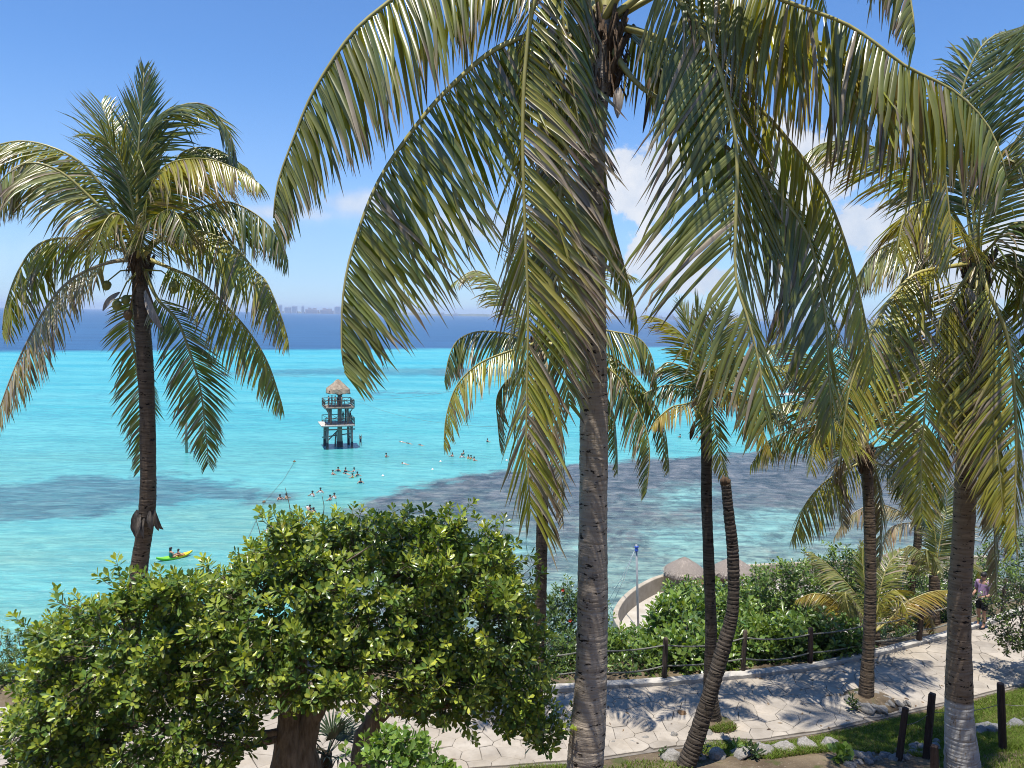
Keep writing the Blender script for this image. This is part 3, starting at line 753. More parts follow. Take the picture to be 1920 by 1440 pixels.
def bract(root, a, b, w, seed=0, mat=None, curl=0.5):
    """boat-shaped dry flower sheath from a hanging to b"""
    a, b = Vector(a), Vector(b); q = random.Random(seed); t = (b - a); s = t.cross(Vector((q.uniform(-.3, .3), -1, 0.2))).normalized(); u = s.cross(t).normalized()
    mb = MB(); n = 9; V = []
    for i in range(n):
        f = i / (n - 1); ww = w * math.sin(math.pi * min(1, f * 0.93 + 0.05)) ** 0.75
        p = a + t * f + u * 0.12 * t.length * math.sin(math.pi * f)
        for j in range(5):
            x = (j - 2) / 2; V.append(p + s * ww * x + u * curl * ww * (x * x))
    mb.add(V, [(i * 5 + j, i * 5 + j + 1, i * 5 + j + 6, i * 5 + j + 5) for i in range(n - 1) for j in range(4)])
    V2 = [v + u * 0.008 for v in V]; mb.add(V2, [(i * 5 + j + 5, i * 5 + j + 6, i * 5 + j + 1, i * 5 + j) for i in range(n - 1) for j in range(4)])
    return mb.build('flower_sheath', mat or M_BRACT, root, True)

def palm(label, trunk_px, rads, D, crown, mat, fronds, seed, cat='palm tree', group='coconut palms on the slope', extra_base=None, ring=0.075, saw=0.024, lk=1.0, **kw):
    """trunk_px: (px,py,depth) from foot to crown; fronds: list of (pixel list, depth at crown, depth at tip, options)"""
    pts = [P(*t) for t in trunk_px]
    foot = pts[0]; foot = Vector((foot.x, foot.y, Hz(foot.x, foot.y) - 0.05)) if extra_base is None else Vector(extra_base)
    root = empty('palm_tree', foot, label, cat, group)
    tp = pts if (pts[0] - foot).length < 0.3 else [foot] + pts
    if tp is pts: tp = [foot] + pts[1:]
    make_trunk(root, tp, rads, mat, ring, saw, seed=seed)
    cp = P(*crown)
    for k, (px, d0, d1, o) in enumerate(fronds):
        n = len(px); fp = [cp + Vector((random.uniform(-.05, .05), random.uniform(-.05, .05), random.uniform(-.1, .1)))]
        bul = o.get('bul', 0.0)
        for i, (a, b) in enumerate(px):
            f = (i + 1) / n; fp.append(P(a, b, d0 + (d1 - d0) * f + bul * math.sin(math.pi * f)))
        opt = {**kw, **{a: b for a, b in o.items() if a != 'bul'}}; opt['L'] = opt.get('L', .9) * lk
        make_frond(root, fp, seed=seed * 50 + k, **opt)
    return root
def wild_frond(root, c, az, ln, rise, fall, **o):
    """a frond not traced singly: leaves the crown at azimuth az, climbs and bends over"""
    d = Vector((math.cos(az), math.sin(az), 0)); c = Vector(c)
    make_frond(root, [c, c + d * ln * .22 + Vector((0, 0, rise * .55)), c + d * ln * .5 + Vector((0, 0, rise * .9)), c + d * ln * .78 + Vector((0, 0, rise * .6 - fall * .35)), c + d * ln * .95 + Vector((0, 0, rise * .2 - fall))], **o)

# --- the tall palm in front, right of the middle
main_fr = [
 # A upper left
 ([(1010, -60), (900, -85), (800, -50), (733, 0), (660, 63), (590, 167), (553, 253), (520, 347), (512, 425)], 9.2, 8.4, dict(L=1.25, lift=-58, droop=0.7, a0=82, a1=34, hue='g', tip=0.5, n=106, indiv=26)),
 # B lower left
 ([(1010, 62), (927, 93), (847, 160), (787, 227), (713, 333), (667, 447), (645, 540), (640, 640), (646, 700)], 9.2, 8.2, dict(L=1.5, lift=-66, droop=0.22, a0=88, a1=38, hue='g', tip=0.4, n=106, indiv=70)),
 # C long frond hanging before the trunk
 ([(1040, -45), (1003, 0), (986, 110), (980, 250), (984, 420), (990, 580), (988, 720), (987, 830), (995, 960)], 9.0, 8.3, dict(L=1.08, lift=-22, droop=0.35, a0=54, a1=32, hue='y', tip=0.6, tipk=0.45, n=106, indiv=60, azv=(-0.72, -0.7, 0), dry=0.14)),
 # C2 shorter one between it and the trunk
 ([(1095, 150), (1070, 240), (1050, 360), (1048, 500), (1056, 640), (1068, 760)], 9.25, 8.8, dict(L=1.0, lift=-20, droop=0.4, a0=55, a1=32, hue='p', tip=0.6, n=80, azv=(-0.5, -0.85, 0), dry=0.25)),
 ([(1085, 60), (1040, 110), (1012, 230), (1010, 380), (1022, 520), (1035, 640)], 9.5, 9.7, dict(L=0.85, lift=-40, droop=0.6, a0=60, a1=32, hue='t', tip=0.7, n=76, dry=0.5)),
 # D behind the trunk on its right
 ([(1125, 180), (1128, 233), (1134, 333), (1147, 417), (1167, 490), (1186, 560), (1196, 610)], 9.9, 10.2, dict(L=0.75, lift=-35, droop=0.4, a0=42, a1=26, hue='y', tip=0.5, n=80, azv=(0.9, -0.3, 0), dry=0.12)),
 # E big front right
 ([(1205, -55), (1273, 0), (1317, 60), (1350, 133), (1373, 220), (1382, 300), (1380, 390), (1378, 480), (1383, 540), (1403, 600), (1425, 690), (1437, 790)], 9.1, 7.7, dict(L=1.5, lift=-30, droop=0.35, a0=58, a1=30, hue='g', tip=0.45, n=106, indiv=84, azv=(0.35, -0.95, 0), dry=0.05)),
 # F right, behind it
 ([(1190, 152), (1263, 203), (1380, 290), (1463, 367), (1513, 440), (1535, 523), (1548, 600), (1553, 690), (1560, 800)], 9.3, 8.8, dict(L=1.35, lift=-22, droop=0.35, a0=60, a1=34, hue='g', tip=0.5, n=106, p0=0.22, indiv=50, azv=(0.6, -0.8, 0))),
 # G upper right edge
 ([(1260, -45), (1360, -45), (1467, 0), (1580, 42), (1640, 80), (1700, 125), (1785, 168), (1845, 225), (1875, 285), (1890, 345)], 9.2, 8.2, dict(L=1.45, lift=-62, droop=0.8, a0=84, a1=38, hue='g', tip=0.55, n=106, dry=0.12)),
 # H right, lit from behind
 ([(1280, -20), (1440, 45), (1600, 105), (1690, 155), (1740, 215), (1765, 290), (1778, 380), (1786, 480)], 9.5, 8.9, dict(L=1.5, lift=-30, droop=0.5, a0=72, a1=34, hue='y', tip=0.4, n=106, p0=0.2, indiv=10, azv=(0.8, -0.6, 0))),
 ([(1230, 70), (1340, 130), (1450, 230), (1540, 350), (1590, 470), (1622, 600), (1640, 700)], 9.5, 9.4, dict(L=1.25, lift=-30, droop=0.4, a0=66, a1=34, hue='y', tip=0.5, n=96, azv=(0.7, -0.7, 0))),
 # I tip coming down out of the sky on the right
 ([(1290, -220), (1450, -270), (1600, -190), (1675, -90), (1707, 0), (1716, 75)], 8.6, 7.6, dict(L=1.0, lift=-40, droop=0.7, a0=70, a1=30, hue='g', tip=0.5, n=100)),
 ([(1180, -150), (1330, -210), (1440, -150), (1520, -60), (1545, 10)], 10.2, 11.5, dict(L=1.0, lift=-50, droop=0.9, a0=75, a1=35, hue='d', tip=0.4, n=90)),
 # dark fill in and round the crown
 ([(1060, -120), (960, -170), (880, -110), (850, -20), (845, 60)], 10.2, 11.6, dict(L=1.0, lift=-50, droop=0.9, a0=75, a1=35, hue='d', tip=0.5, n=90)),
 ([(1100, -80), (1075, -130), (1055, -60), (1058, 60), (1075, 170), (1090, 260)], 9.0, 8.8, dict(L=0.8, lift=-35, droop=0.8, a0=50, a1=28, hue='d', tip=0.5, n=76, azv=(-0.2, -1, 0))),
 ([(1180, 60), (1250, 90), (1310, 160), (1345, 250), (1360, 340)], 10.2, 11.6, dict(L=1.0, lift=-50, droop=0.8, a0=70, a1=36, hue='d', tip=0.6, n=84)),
 ([(1150, -160), (1150, -330), (1120, -420)], 9.6, 9.9, dict(L=0.9, lift=20, droop=0.4, a0=45, a1=25, hue='g', n=70)),
 ([(1080, 60), (1010, 70), (960, 95), (935, 150)], 10.2, 11.4, dict(L=0.8, lift=-50, droop=0.7, a0=75, a1=36, hue='y', tip=0.5, n=70)),
]
pm = palm('tall coconut palm in front with thick grey trunk, its fronds filling the top',
          [(1086, 1560, 9.4), (1097, 1440, 9.4), (1108, 1250, 9.45), (1113, 950, 9.5), (1112, 600, 9.5), (1108, 300, 9.5), (1122, 120, 9.5), (1128, 20, 9.5)],
          [0.30, 0.235, 0.205, 0.18, 0.172, 0.165, 0.155, 0.16, 0.16], 9.4, (1130, 45, 9.5), M_TRUNK, main_fr, 1, ring=0.085, saw=0.012, K=6, width=0.055)
cm = P(1135, 100, 9.5); crown_fibre(pm, cm, 0.20, 0.75, 12, 5)
bract(pm, P(1090, 115, 9.2), P(1078, 178, 9.2), 0.06, 1); bract(pm, P(1040, 45, 9.0), P(1030, 95, 9.0), 0.07, 2)
bract(pm, P(1160, 165, 9.3), P(1158, 222, 9.25), 0.06, 3, curl=0.9)
bract(pm, P(1215, 130, 9.4), P(1205, 250, 9.3), 0.03, 6, M_FIBRE)

# --- the palm on the left over the sea
left_fr = [
 ([(213, 385), (160, 313), (100, 277), (30, 265), (-40, 290), (-90, 350)], 18.3, 17.6, dict(L=1.2, lift=-42, droop=0.7, a0=75, hue='g', dry=0.10)),
 ([(227, 427), (167, 368), (113, 322), (55, 305), (5, 335), (-35, 400)], 18.0, 16.8, dict(L=1.25, lift=-60, droop=0.8, a0=80, hue='p', dry=0.16)),
 ([(200, 460), (133, 446), (73, 458), (35, 507), (10, 575), (4, 625)], 18.4, 17.8, dict(L=1.2, lift=-55, droop=0.7, a0=76, hue='y')),
 ([(205, 492), (140, 520), (93, 567), (50, 643), (17, 717), (-12, 800)], 18.2, 17.2, dict(L=1.1, lift=-35, droop=0.6, a0=72, hue='t', dry=0.3, tip=0.7)),
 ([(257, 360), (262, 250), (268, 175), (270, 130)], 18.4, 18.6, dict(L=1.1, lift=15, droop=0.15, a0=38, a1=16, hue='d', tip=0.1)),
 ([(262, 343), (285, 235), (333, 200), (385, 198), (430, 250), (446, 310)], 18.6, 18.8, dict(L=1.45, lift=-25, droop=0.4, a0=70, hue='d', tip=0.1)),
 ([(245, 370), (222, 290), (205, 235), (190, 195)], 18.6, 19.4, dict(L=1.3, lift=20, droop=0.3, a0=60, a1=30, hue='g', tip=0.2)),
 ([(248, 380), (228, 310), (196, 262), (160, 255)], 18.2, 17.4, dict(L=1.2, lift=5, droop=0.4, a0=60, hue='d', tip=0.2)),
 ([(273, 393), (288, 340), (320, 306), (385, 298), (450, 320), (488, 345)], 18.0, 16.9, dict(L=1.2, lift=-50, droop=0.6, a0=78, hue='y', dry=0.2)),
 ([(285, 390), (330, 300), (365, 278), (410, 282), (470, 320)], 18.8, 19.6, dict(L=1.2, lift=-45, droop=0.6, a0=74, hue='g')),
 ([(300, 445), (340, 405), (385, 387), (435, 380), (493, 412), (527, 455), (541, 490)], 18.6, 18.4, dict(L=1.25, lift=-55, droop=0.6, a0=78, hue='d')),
 ([(300, 452), (367, 433), (433, 457), (478, 507), (500, 530), (527, 593), (541, 640)], 18.1, 17.4, dict(L=1.25, lift=-55, droop=0.6, a0=76, hue='y', dry=0.12)),
 ([(320, 503), (373, 527), (417, 567), (467, 623), (503, 683), (531, 765)], 18.3, 17.8, dict(L=1.1, lift=-42, droop=0.5, a0=70, hue='y', dry=0.08)),
 ([(293, 557), (330, 597), (350, 643), (373, 717), (383, 783), (391, 870)], 18.2, 17.9, dict(L=0.95, lift=-20, droop=0.3, a0=60, hue='g', azv=(0.6, -0.8, 0), p0=0.2, dry=0.1)),
 ([(250, 560), (243, 613), (253, 667), (262, 733), (266, 800), (262, 885)], 18.9, 19.1, dict(L=0.85, lift=-15, droop=0.3, a0=58, hue='g', azv=(0.3, 0.95, 0), p0=0.2, dry=0.18)),
 ([(270, 430), (310, 395), (330, 400), (350, 440)], 17.8, 16.2, dict(L=1.0, lift=-45, droop=0.6, a0=74, hue='d')),
 ([(240, 420), (215, 400), (195, 420), (180, 460)], 17.9, 16.5, dict(L=1.0, lift=-45, droop=0.6, a0=74, hue='g')),
]
pl = palm('coconut palm on the left with dark leaning trunk and hanging nuts over the sea',
          [(238, 1250, 18.6), (262, 1060, 18.6), (276, 950, 18.5), (277, 800, 18.5), (270, 650, 18.4), (263, 540, 18.4), (262, 490, 18.4)],
          [0.26, 0.23, 0.20, 0.185, 0.175, 0.175, 0.19, 0.17], 18.5, (262, 485, 18.4), M_TRUNK_L, left_fr, 2, lk=1.1, K=4, r0=0.042, width=0.056,
          extra_base=(*P(238, 1330, 18.9).xy, ZP - 0.3))
crown_fibre(pl, P(262, 490, 18.4), 0.22, 0.8, 11, 8)
for a, b, d, s in ((200, 535, 18.1, .10), (327, 538, 18.0, .13), (219, 572, 18.0, .105), (236, 562, 18.1, .10)): coconut(pl, P(a, b, d), s, crown=P(262, 505, 18.3))
for a, b, d, s in ((240, 590, 18.1, .105), (288, 596, 18.1, .11), (286, 580, 18.3, .10)): coconut(pl, P(a, b, d), s, M_NUT_B, crown=P(262, 520, 18.3))
bract(pl, P(225, 548, 18.1), P(193, 583, 18.0), 0.07, 11); bract(pl, P(272, 545, 18.0), P(308, 625, 17.9), 0.09, 12)
for k in range(11):
    an = k * 0.62; o_ = Vector((math.cos(an), math.sin(an), 0)); c_ = P(274, 952 + (k * 7) % 20, 18.5) + o_ * 0.19
    bract(pl, c_, c_ + o_ * random.uniform(.05, .22) - Vector((0, 0, random.uniform(.3, .55))), random.uniform(.05, .10), 13 + k, simple('dry_collar_%d' % k, (.06, .05, .04), (.2, .17, .14), 6, .9, .1, .8, (5, 5, .8)) if k == 0 else MATS['dry_collar_0'], curl=random.uniform(.3, 1.0))

# --- the palm half hidden behind the front trunk
mid_fr = [
 ([(975, 595), (953, 565), (923, 523), (888, 508), (848, 532)], 16.4, 16.0, dict(L=0.75, lift=-35, droop=0.5, a0=72, hue='p')),
 ([(975, 632), (947, 625), (897, 622), (860, 637), (843, 667), (833, 715)], 16.4, 16.0, dict(L=0.85, lift=-55, droop=0.7, a0=76, hue='d')),
 ([(985, 650), (947, 661), (897, 683), (857, 723), (837, 780), (832, 835)], 16.1, 15.4, dict(L=0.85, lift=-35, droop=0.4, a0=70, hue='y')),
 ([(980, 690), (950, 715), (932, 747), (934, 797), (938, 842)], 16.4, 16.3, dict(L=0.65, lift=-35, droop=0.5, a0=62, hue='g', dry=0.25)),
 ([(1040, 620), (1090, 610), (1140, 620), (1195, 633), (1221, 667), (1232, 720)], 16.5, 16.2, dict(L=0.9, lift=-50, droop=0.7, a0=76, hue='d')),
 ([(1050, 650), (1140, 690), (1180, 740), (1208, 797), (1218, 850), (1212, 925)], 16.2, 15.6, dict(L=0.85, lift=-45, droop=0.6, a0=70, hue='d', dry=0.16)),
 ([(1060, 660), (1120, 720), (1148, 770), (1156, 830), (1158, 885)], 16.6, 16.8, dict(L=0.7, lift=-35, droop=0.5, a0=64, hue='g')),
 ([(1050, 640), (1150, 670), (1215, 740), (1245, 800), (1255, 880)], 16.6, 17.0, dict(L=0.85, lift=-40, droop=0.6, a0=70, hue='g', dry=0.1)),
 ([(1010, 700), (1000, 780), (1010, 870), (1020, 960)], 15.9, 15.5, dict(L=0.6, lift=-30, droop=0.6, a0=40, hue='t', dry=0.8)),
 ([(1030, 700), (1050, 800), (1052, 900), (1055, 985)], 15.9, 15.6, dict(L=0.6, lift=-30, droop=0.6, a0=38, hue='t', dry=0.9)),
 ([(1010, 560), (1000, 480), (1010, 420)], 16.4, 16.5, dict(L=0.8, lift=15, droop=0.3, a0=45, a1=20, hue='g')),
 ([(1040, 590), (1080, 530), (1130, 500), (1190, 520)], 16.6, 17.0, dict(L=0.85, lift=-20, droop=0.4, a0=65, hue='g')),
]
pb = palm('slim coconut palm whose crown hangs behind the tall front trunk and frond',
          [(1003, 1402, 16.3), (1008, 1250, 16.3), (1014, 1100, 16.3), (1017, 950, 16.3), (1015, 800, 16.3), (1012, 660, 16.3)],
          [0.17, 0.135, 0.125, 0.12, 0.115, 0.115], 16.3, (1012, 640, 16.3), M_TRUNK_L, mid_fr, 3, K=4, r0=0.03)
crown_fibre(pb, P(1012, 640, 16.3), 0.15, 0.6, 9, 9)

# --- the small palm with nuts right of the front trunk
p4_fr = [
 ([(1293, 727), (1247, 723), (1210, 737), (1186, 752)], 16.9, 16.6, dict(L=0.55, lift=-50, droop=0.6, a0=75, hue='d')),
 ([(1293, 755), (1260, 763), (1235, 783), (1222, 800)], 16.6, 15.8, dict(L=0.55, lift=-45, droop=0.5, a0=72, hue='Y')),
 ([(1307, 680), (1280, 630), (1247, 603), (1215, 592)], 16.9, 16.6, dict(L=0.75, lift=-25, droop=0.4, a0=68, hue='y')),
 ([(1313, 697), (1310, 630), (1303, 557)], 17.0, 17.1, dict(L=0.8, lift=15, droop=0.2, a0=45, a1=18, hue='g', tip=0.1)),
 ([(1312, 700), (1298, 630), (1276, 570)], 17.1, 17.5, dict(L=0.8, lift=10, droop=0.2, a0=52, a1=22, hue='g')),
 ([(1328, 690), (1331, 720), (1340, 797), (1353, 863), (1364, 905)], 16.6, 16.1, dict(L=0.62, lift=-25, droop=0.3, a0=62, hue='g', azv=(0.3, -0.95, 0))),
 ([(1345, 725), (1365, 733), (1397, 747), (1423, 790), (1447, 850)], 16.6, 15.9, dict(L=0.65, lift=-55, droop=0.6, a0=76, hue='Y', dry=0.1)),
 ([(1335, 690), (1350, 640), (1370, 605), (1402, 588)], 17.0, 17.2, dict(L=0.8, lift=-20, droop=0.4, a0=66, hue='g')),
 ([(1350, 700), (1400, 680), (1440, 688), (1480, 686), (1514, 710)], 17.0, 16.9, dict(L=0.75, lift=-50, droop=0.6, a0=74, hue='y')),
 ([(1345, 720), (1390, 735), (1440, 760), (1490, 800)], 17.2, 17.4, dict(L=0.75, lift=-45, droop=0.6, a0=72, hue='d')),
 ([(1330, 690), (1335, 640), (1345, 590), (1350, 570)], 16.7, 16.4, dict(L=0.75, lift=10, droop=0.3, a0=55, hue='p')),
 ([(1335, 720), (1350, 680), (1380, 660), (1410, 680)], 16.5, 15.8, dict(L=0.7, lift=-30, droop=0.5, a0=70, hue='d')),
 ([(1310, 720), (1280, 690), (1250, 680), (1230, 700)], 17.2, 17.6, dict(L=0.7, lift=-40, droop=0.5, a0=70, hue='d')),
]
p4 = palm('young coconut palm with two yellow-green nuts, thin dark trunk in a grass tuft',
          [(1340, 1368, 17.0), (1331, 1280, 17.0), (1333, 1180, 17.0), (1330, 1080, 17.0), (1325, 950, 17.0), (1325, 850, 17.0), (1322, 760, 17.0)],
          [0.19, 0.135, 0.125, 0.12, 0.115, 0.12, 0.12], 17.0, (1322, 742, 17.0), M_TRUNK_D, p4_fr, 4, K=4, r0=0.026, ring=0.06)
crown_fibre(p4, P(1322, 745, 17.0), 0.14, 0.55, 9, 10)
for a, b in ((1318, 757), (1312, 776)): coconut(p4, P(a, b, 16.7), 0.105, crown=P(1322, 748, 16.9))
bract(p4, P(1302, 790, 16.8), P(1294, 825, 16.8), 0.05, 21, M_FIBRE); bract(p4, P(1320, 790, 16.8), P(1321, 855, 16.8), 0.06, 22)

# --- bare leaning trunk without a crown
st_px = [(1282, 1470, 14.9), (1300, 1400, 14.95), (1328, 1310, 15.05), (1358, 1210, 15.2), (1374, 1140, 15.25), (1374, 1040, 15.3), (1366, 960, 15.3), (1361, 905, 15.3)]
sp0 = P(*st_px[0]); sr = empty('dead_palm', (sp0.x, sp0.y, Hz(sp0.x, sp0.y) - 0.05), 'bare crownless palm trunk, bent and scaly, leaning across the young palm with nuts', 'dead palm')
make_trunk(sr, [Vector((sp0.x, sp0.y, Hz(sp0.x, sp0.y) - 0.05))] + [P(*t) for t in st_px[1:]], [0.19, 0.17, 0.16, 0.15, 0.125, 0.118, 0.11, 0.095], M_TRUNK_D, 0.075, 0.06, seed=5)
mb = MB(); tp = P(1360, 903, 15.3)
for k in range(7):
    an = k * 0.9; d = Vector((math.cos(an), math.sin(an), 0)); mb.tube([tp + d * 0.05 - Vector((0, 0, .06)), tp + d * 0.09 + Vector((0, 0, 0.05 + 0.03 * (k % 3)))], [0.05, 0.02], 6)
mb.build('broken_top', M_FIBRE, sr, True)

# --- palm standing in the planting hole of the path
p5_fr = [
 ([(1610, 868), (1575, 885), (1540, 910), (1508, 950), (1484, 1012)], 18.2, 17.6, dict(L=0.85, lift=-45, droop=0.6, a0=70, hue='y')),
 ([(1600, 840), (1550, 805), (1493, 805), (1440, 828), (1408, 872)], 18.4, 18.4, dict(L=0.8, lift=-55, droop=0.6, a0=74, hue='g')),
 ([(1590, 850), (1565, 880), (1572, 940), (1582, 985)], 18.0, 17.7, dict(L=0.6, lift=-40, droop=0.7, a0=40, hue='b', dry=0.8)),
 ([(1650, 870), (1690, 880), (1720, 920), (1735, 985)], 18.5, 18.9, dict(L=0.75, lift=-45, droop=0.6, a0=70, hue='d')),
 ([(1640, 880), (1652, 950), (1650, 1010), (1648, 1060)], 18.6, 18.7, dict(L=0.5, lift=-40, droop=0.7, a0=35, hue='b', dry=0.9)),
 ([(1615, 800), (1600, 700), (1590, 620), (1575, 560)], 18.4, 18.6, dict(L=0.95, lift=5, droop=0.3, a0=55, a1=25, hue='g')),
 ([(1630, 800), (1650, 700), (1690, 640), (1740, 640)], 18.5, 18.8, dict(L=0.95, lift=-20, droop=0.4, a0=66, hue='d')),
 ([(1605, 820), (1560, 740), (1510, 700), (1460, 720)], 18.5, 18.9, dict(L=0.9, lift=-30, droop=0.5, a0=70, hue='d')),
 ([(1600, 830), (1560, 790), (1530, 820), (1520, 880)], 17.8, 16.8, dict(L=0.8, lift=-40, droop=0.6, a0=72, hue='y')),
 ([(1640, 830), (1690, 780), (1730, 800), (1750, 870)], 18.2, 17.6, dict(L=0.8, lift=-40, droop=0.6, a0=72, hue='p', dry=0.2)),
 ([(1640, 840), (1700, 830), (1750, 880), (1770, 950)], 18.9, 19.6, dict(L=0.8, lift=-40, droop=0.6, a0=72, hue='d')),
 ([(1620, 860), (1600, 850), (1570, 800), (1555, 700), (1560, 620)], 19.0, 19.8, dict(L=0.8, lift=-10, droop=0.5, a0=60, hue='d')),
]
p5_fr += [([(1600, 790), (1545, 700), (1480, 645), (1415, 660)], 18.3, 18.0, dict(L=0.95, lift=-35, droop=0.5, a0=70, hue='g')), ([(1635, 790), (1690, 700), (1755, 680), (1800, 730)], 18.3, 18.0, dict(L=0.95, lift=-35, droop=0.5, a0=70, hue='y')),
          ([(1605, 830), (1530, 760), (1460, 760), (1420, 800)], 18.0, 17.2, dict(L=0.9, lift=-45, droop=0.5, a0=72, hue='g')), ([(1622, 800), (1630, 690), (1660, 600)], 18.6, 19.0, dict(L=0.9, lift=0, droop=0.3, a0=58, hue='d'))]
p5 = palm('straight dark coconut palm standing in a stone-ringed hole in the pale path',
          [(1622, 1338, 18.2), (1627, 1250, 18.2), (1632, 1100, 18.2), (1631, 1000, 18.2), (1626, 900, 18.2), (1622, 850, 18.2)],
          [0.19, 0.145, 0.135, 0.13, 0.125, 0.125], 18.2, (1620, 842, 18.2), M_TRUNK_L, p5_fr, 6, lk=1.15, K=4, r0=0.03)
crown_fibre(p5, P(1621, 850, 18.2), 0.16, 0.6, 9, 12)

# --- big palm at the right with the whitewashed foot
p6_fr = [
 ([(1810, 525), (1793, 545), (1762, 607), (1743, 700), (1731, 807), (1727, 915), (1729, 970)], 14.0, 13.2, dict(L=1.05, lift=-25, droop=0.3, a0=56, hue='y', azv=(-0.4, -0.9, 0), p0=0.12)),
 ([(1780, 500), (1717, 513), (1680, 550), (1650, 592), (1613, 673), (1590, 745), (1577, 850)], 14.1, 13.5, dict(L=1.1, lift=-35, droop=0.4, a0=66, hue='y')),
 ([(1838, 545), (1842, 600), (1851, 673), (1861, 773), (1873, 873), (1882, 970)], 14.0, 13.0, dict(L=1.05, lift=-25, droop=0.3, a0=56, hue='y', azv=(0.3, -0.95, 0), p0=0.12)),
 ([(1855, 500), (1890, 478), (1935, 492), (1985, 560)], 14.0, 13.4, dict(L=1.0, lift=-55, droop=0.6, a0=76, hue='g')),
 ([(1826, 400), (1825, 300), (1845, 180), (1880, 90), (1915, 55)], 14.2, 14.4, dict(L=1.15, lift=0, droop=0.3, a0=56, a1=28, hue='d', tip=0.2)),
 ([(1815, 400), (1795, 300), (1800, 190), (1835, 95), (1890, 60), (1940, 110)], 14.3, 14.8, dict(L=1.15, lift=-15, droop=0.4, a0=62, hue='d', tip=0.2)),
 ([(1845, 420), (1875, 330), (1920, 240), (1980, 210)], 14.0, 13.7, dict(L=1.1, lift=-15, droop=0.4, a0=64, hue='d')),
 ([(1810, 440), (1760, 360), (1690, 300), (1610, 268), (1540, 270), (1490, 310)], 14.8, 15.2, dict(L=1.1, lift=-40, droop=0.6, a0=72, hue='g')),
 ([(1800, 470), (1745, 440), (1690, 450), (1640, 475), (1600, 530)], 14.4, 14.8, dict(L=0.95, lift=-45, droop=0.6, a0=72, hue='p')),
 ([(1800, 480), (1740, 470), (1690, 530), (1665, 620), (1655, 700)], 14.8, 15.4, dict(L=0.95, lift=-40, droop=0.6, a0=70, hue='g')),
 ([(1850, 540), (1890, 640), (1905, 800), (1902, 960), (1905, 1030)], 13.6, 13.0, dict(L=0.95, lift=-25, droop=0.3, a0=54, hue='y', azv=(0.3, -0.95, 0), dry=0.1)),
 ([(1845, 540), (1862, 700), (1862, 900), (1866, 1060), (1868, 1120)], 14.6, 14.8, dict(L=0.55, lift=-40, droop=0.7, a0=35, hue='b', dry=0.9)),
 ([(1800, 560), (1780, 650), (1770, 760), (1765, 860)], 14.6, 14.8, dict(L=0.8, lift=-35, droop=0.5, a0=55, hue='d', dry=0.2)),
 ([(1860, 460), (1900, 420), (1950, 430), (1990, 500)], 13.8, 12.8, dict(L=1.1, lift=-50, droop=0.6, a0=74, hue='d')),
 ([(1800, 430), (1750, 380), (1700, 400), (1680, 480)], 13.7, 12.9, dict(L=1.0, lift=-45, droop=0.6, a0=74, hue='y')),
 ([(1870, 500), (1930, 520), (1960, 640), (1950, 760)], 14.4, 14.4, dict(L=1.0, lift=-45, droop=0.6, a0=70, hue='g')),
 ([(1835, 420), (1850, 350), (1885, 300), (1930, 320)], 13.9, 13.3, dict(L=1.0, lift=-35, droop=0.5, a0=70, hue='p')),
 ([(1815, 550), (1800, 640), (1808, 760), (1815, 850)], 13.9, 13.6, dict(L=0.7, lift=-30, droop=0.5, a0=50, hue='t', dry=0.7)),
 ([(1830, 560), (1825, 660), (1845, 780), (1850, 880)], 13.8, 13.5, dict(L=0.7, lift=-30, droop=0.5, a0=50, hue='p', dry=0.6)),
]
M_TRUNK_P = trunk_mat('whitewashed_palm_bark', (0.15, 0.105, 0.068), (0.30, 0.225, 0.15), (0.06, 0.042, 0.027), paint=P(1805, 1312, 14.2).z)
p6 = palm('thick coconut palm on the right with a whitewashed trunk foot beside dark wooden posts',
          [(1806, 1455, 14.2), (1803, 1400, 14.2), (1798, 1310, 14.2), (1799, 1150, 14.2), (1806, 1000, 14.2), (1815, 800, 14.2), (1826, 620, 14.2), (1832, 510, 14.2)],
          [0.33, 0.25, 0.205, 0.19, 0.18, 0.165, 0.155, 0.16], 14.2, (1832, 490, 14.2), M_TRUNK_P, p6_fr, 7, saw=0.012, lk=1.18, K=4, r0=0.036, width=0.052)
crown_fibre(p6, P(1832, 500, 14.2), 0.20, 0.75, 11, 13)
bract(p6, P(1813, 540, 13.8), P(1822, 600, 13.7), 0.10, 31); bract(p6, P(1848, 590, 13.8), P(1876, 655, 13.7), 0.09, 32)

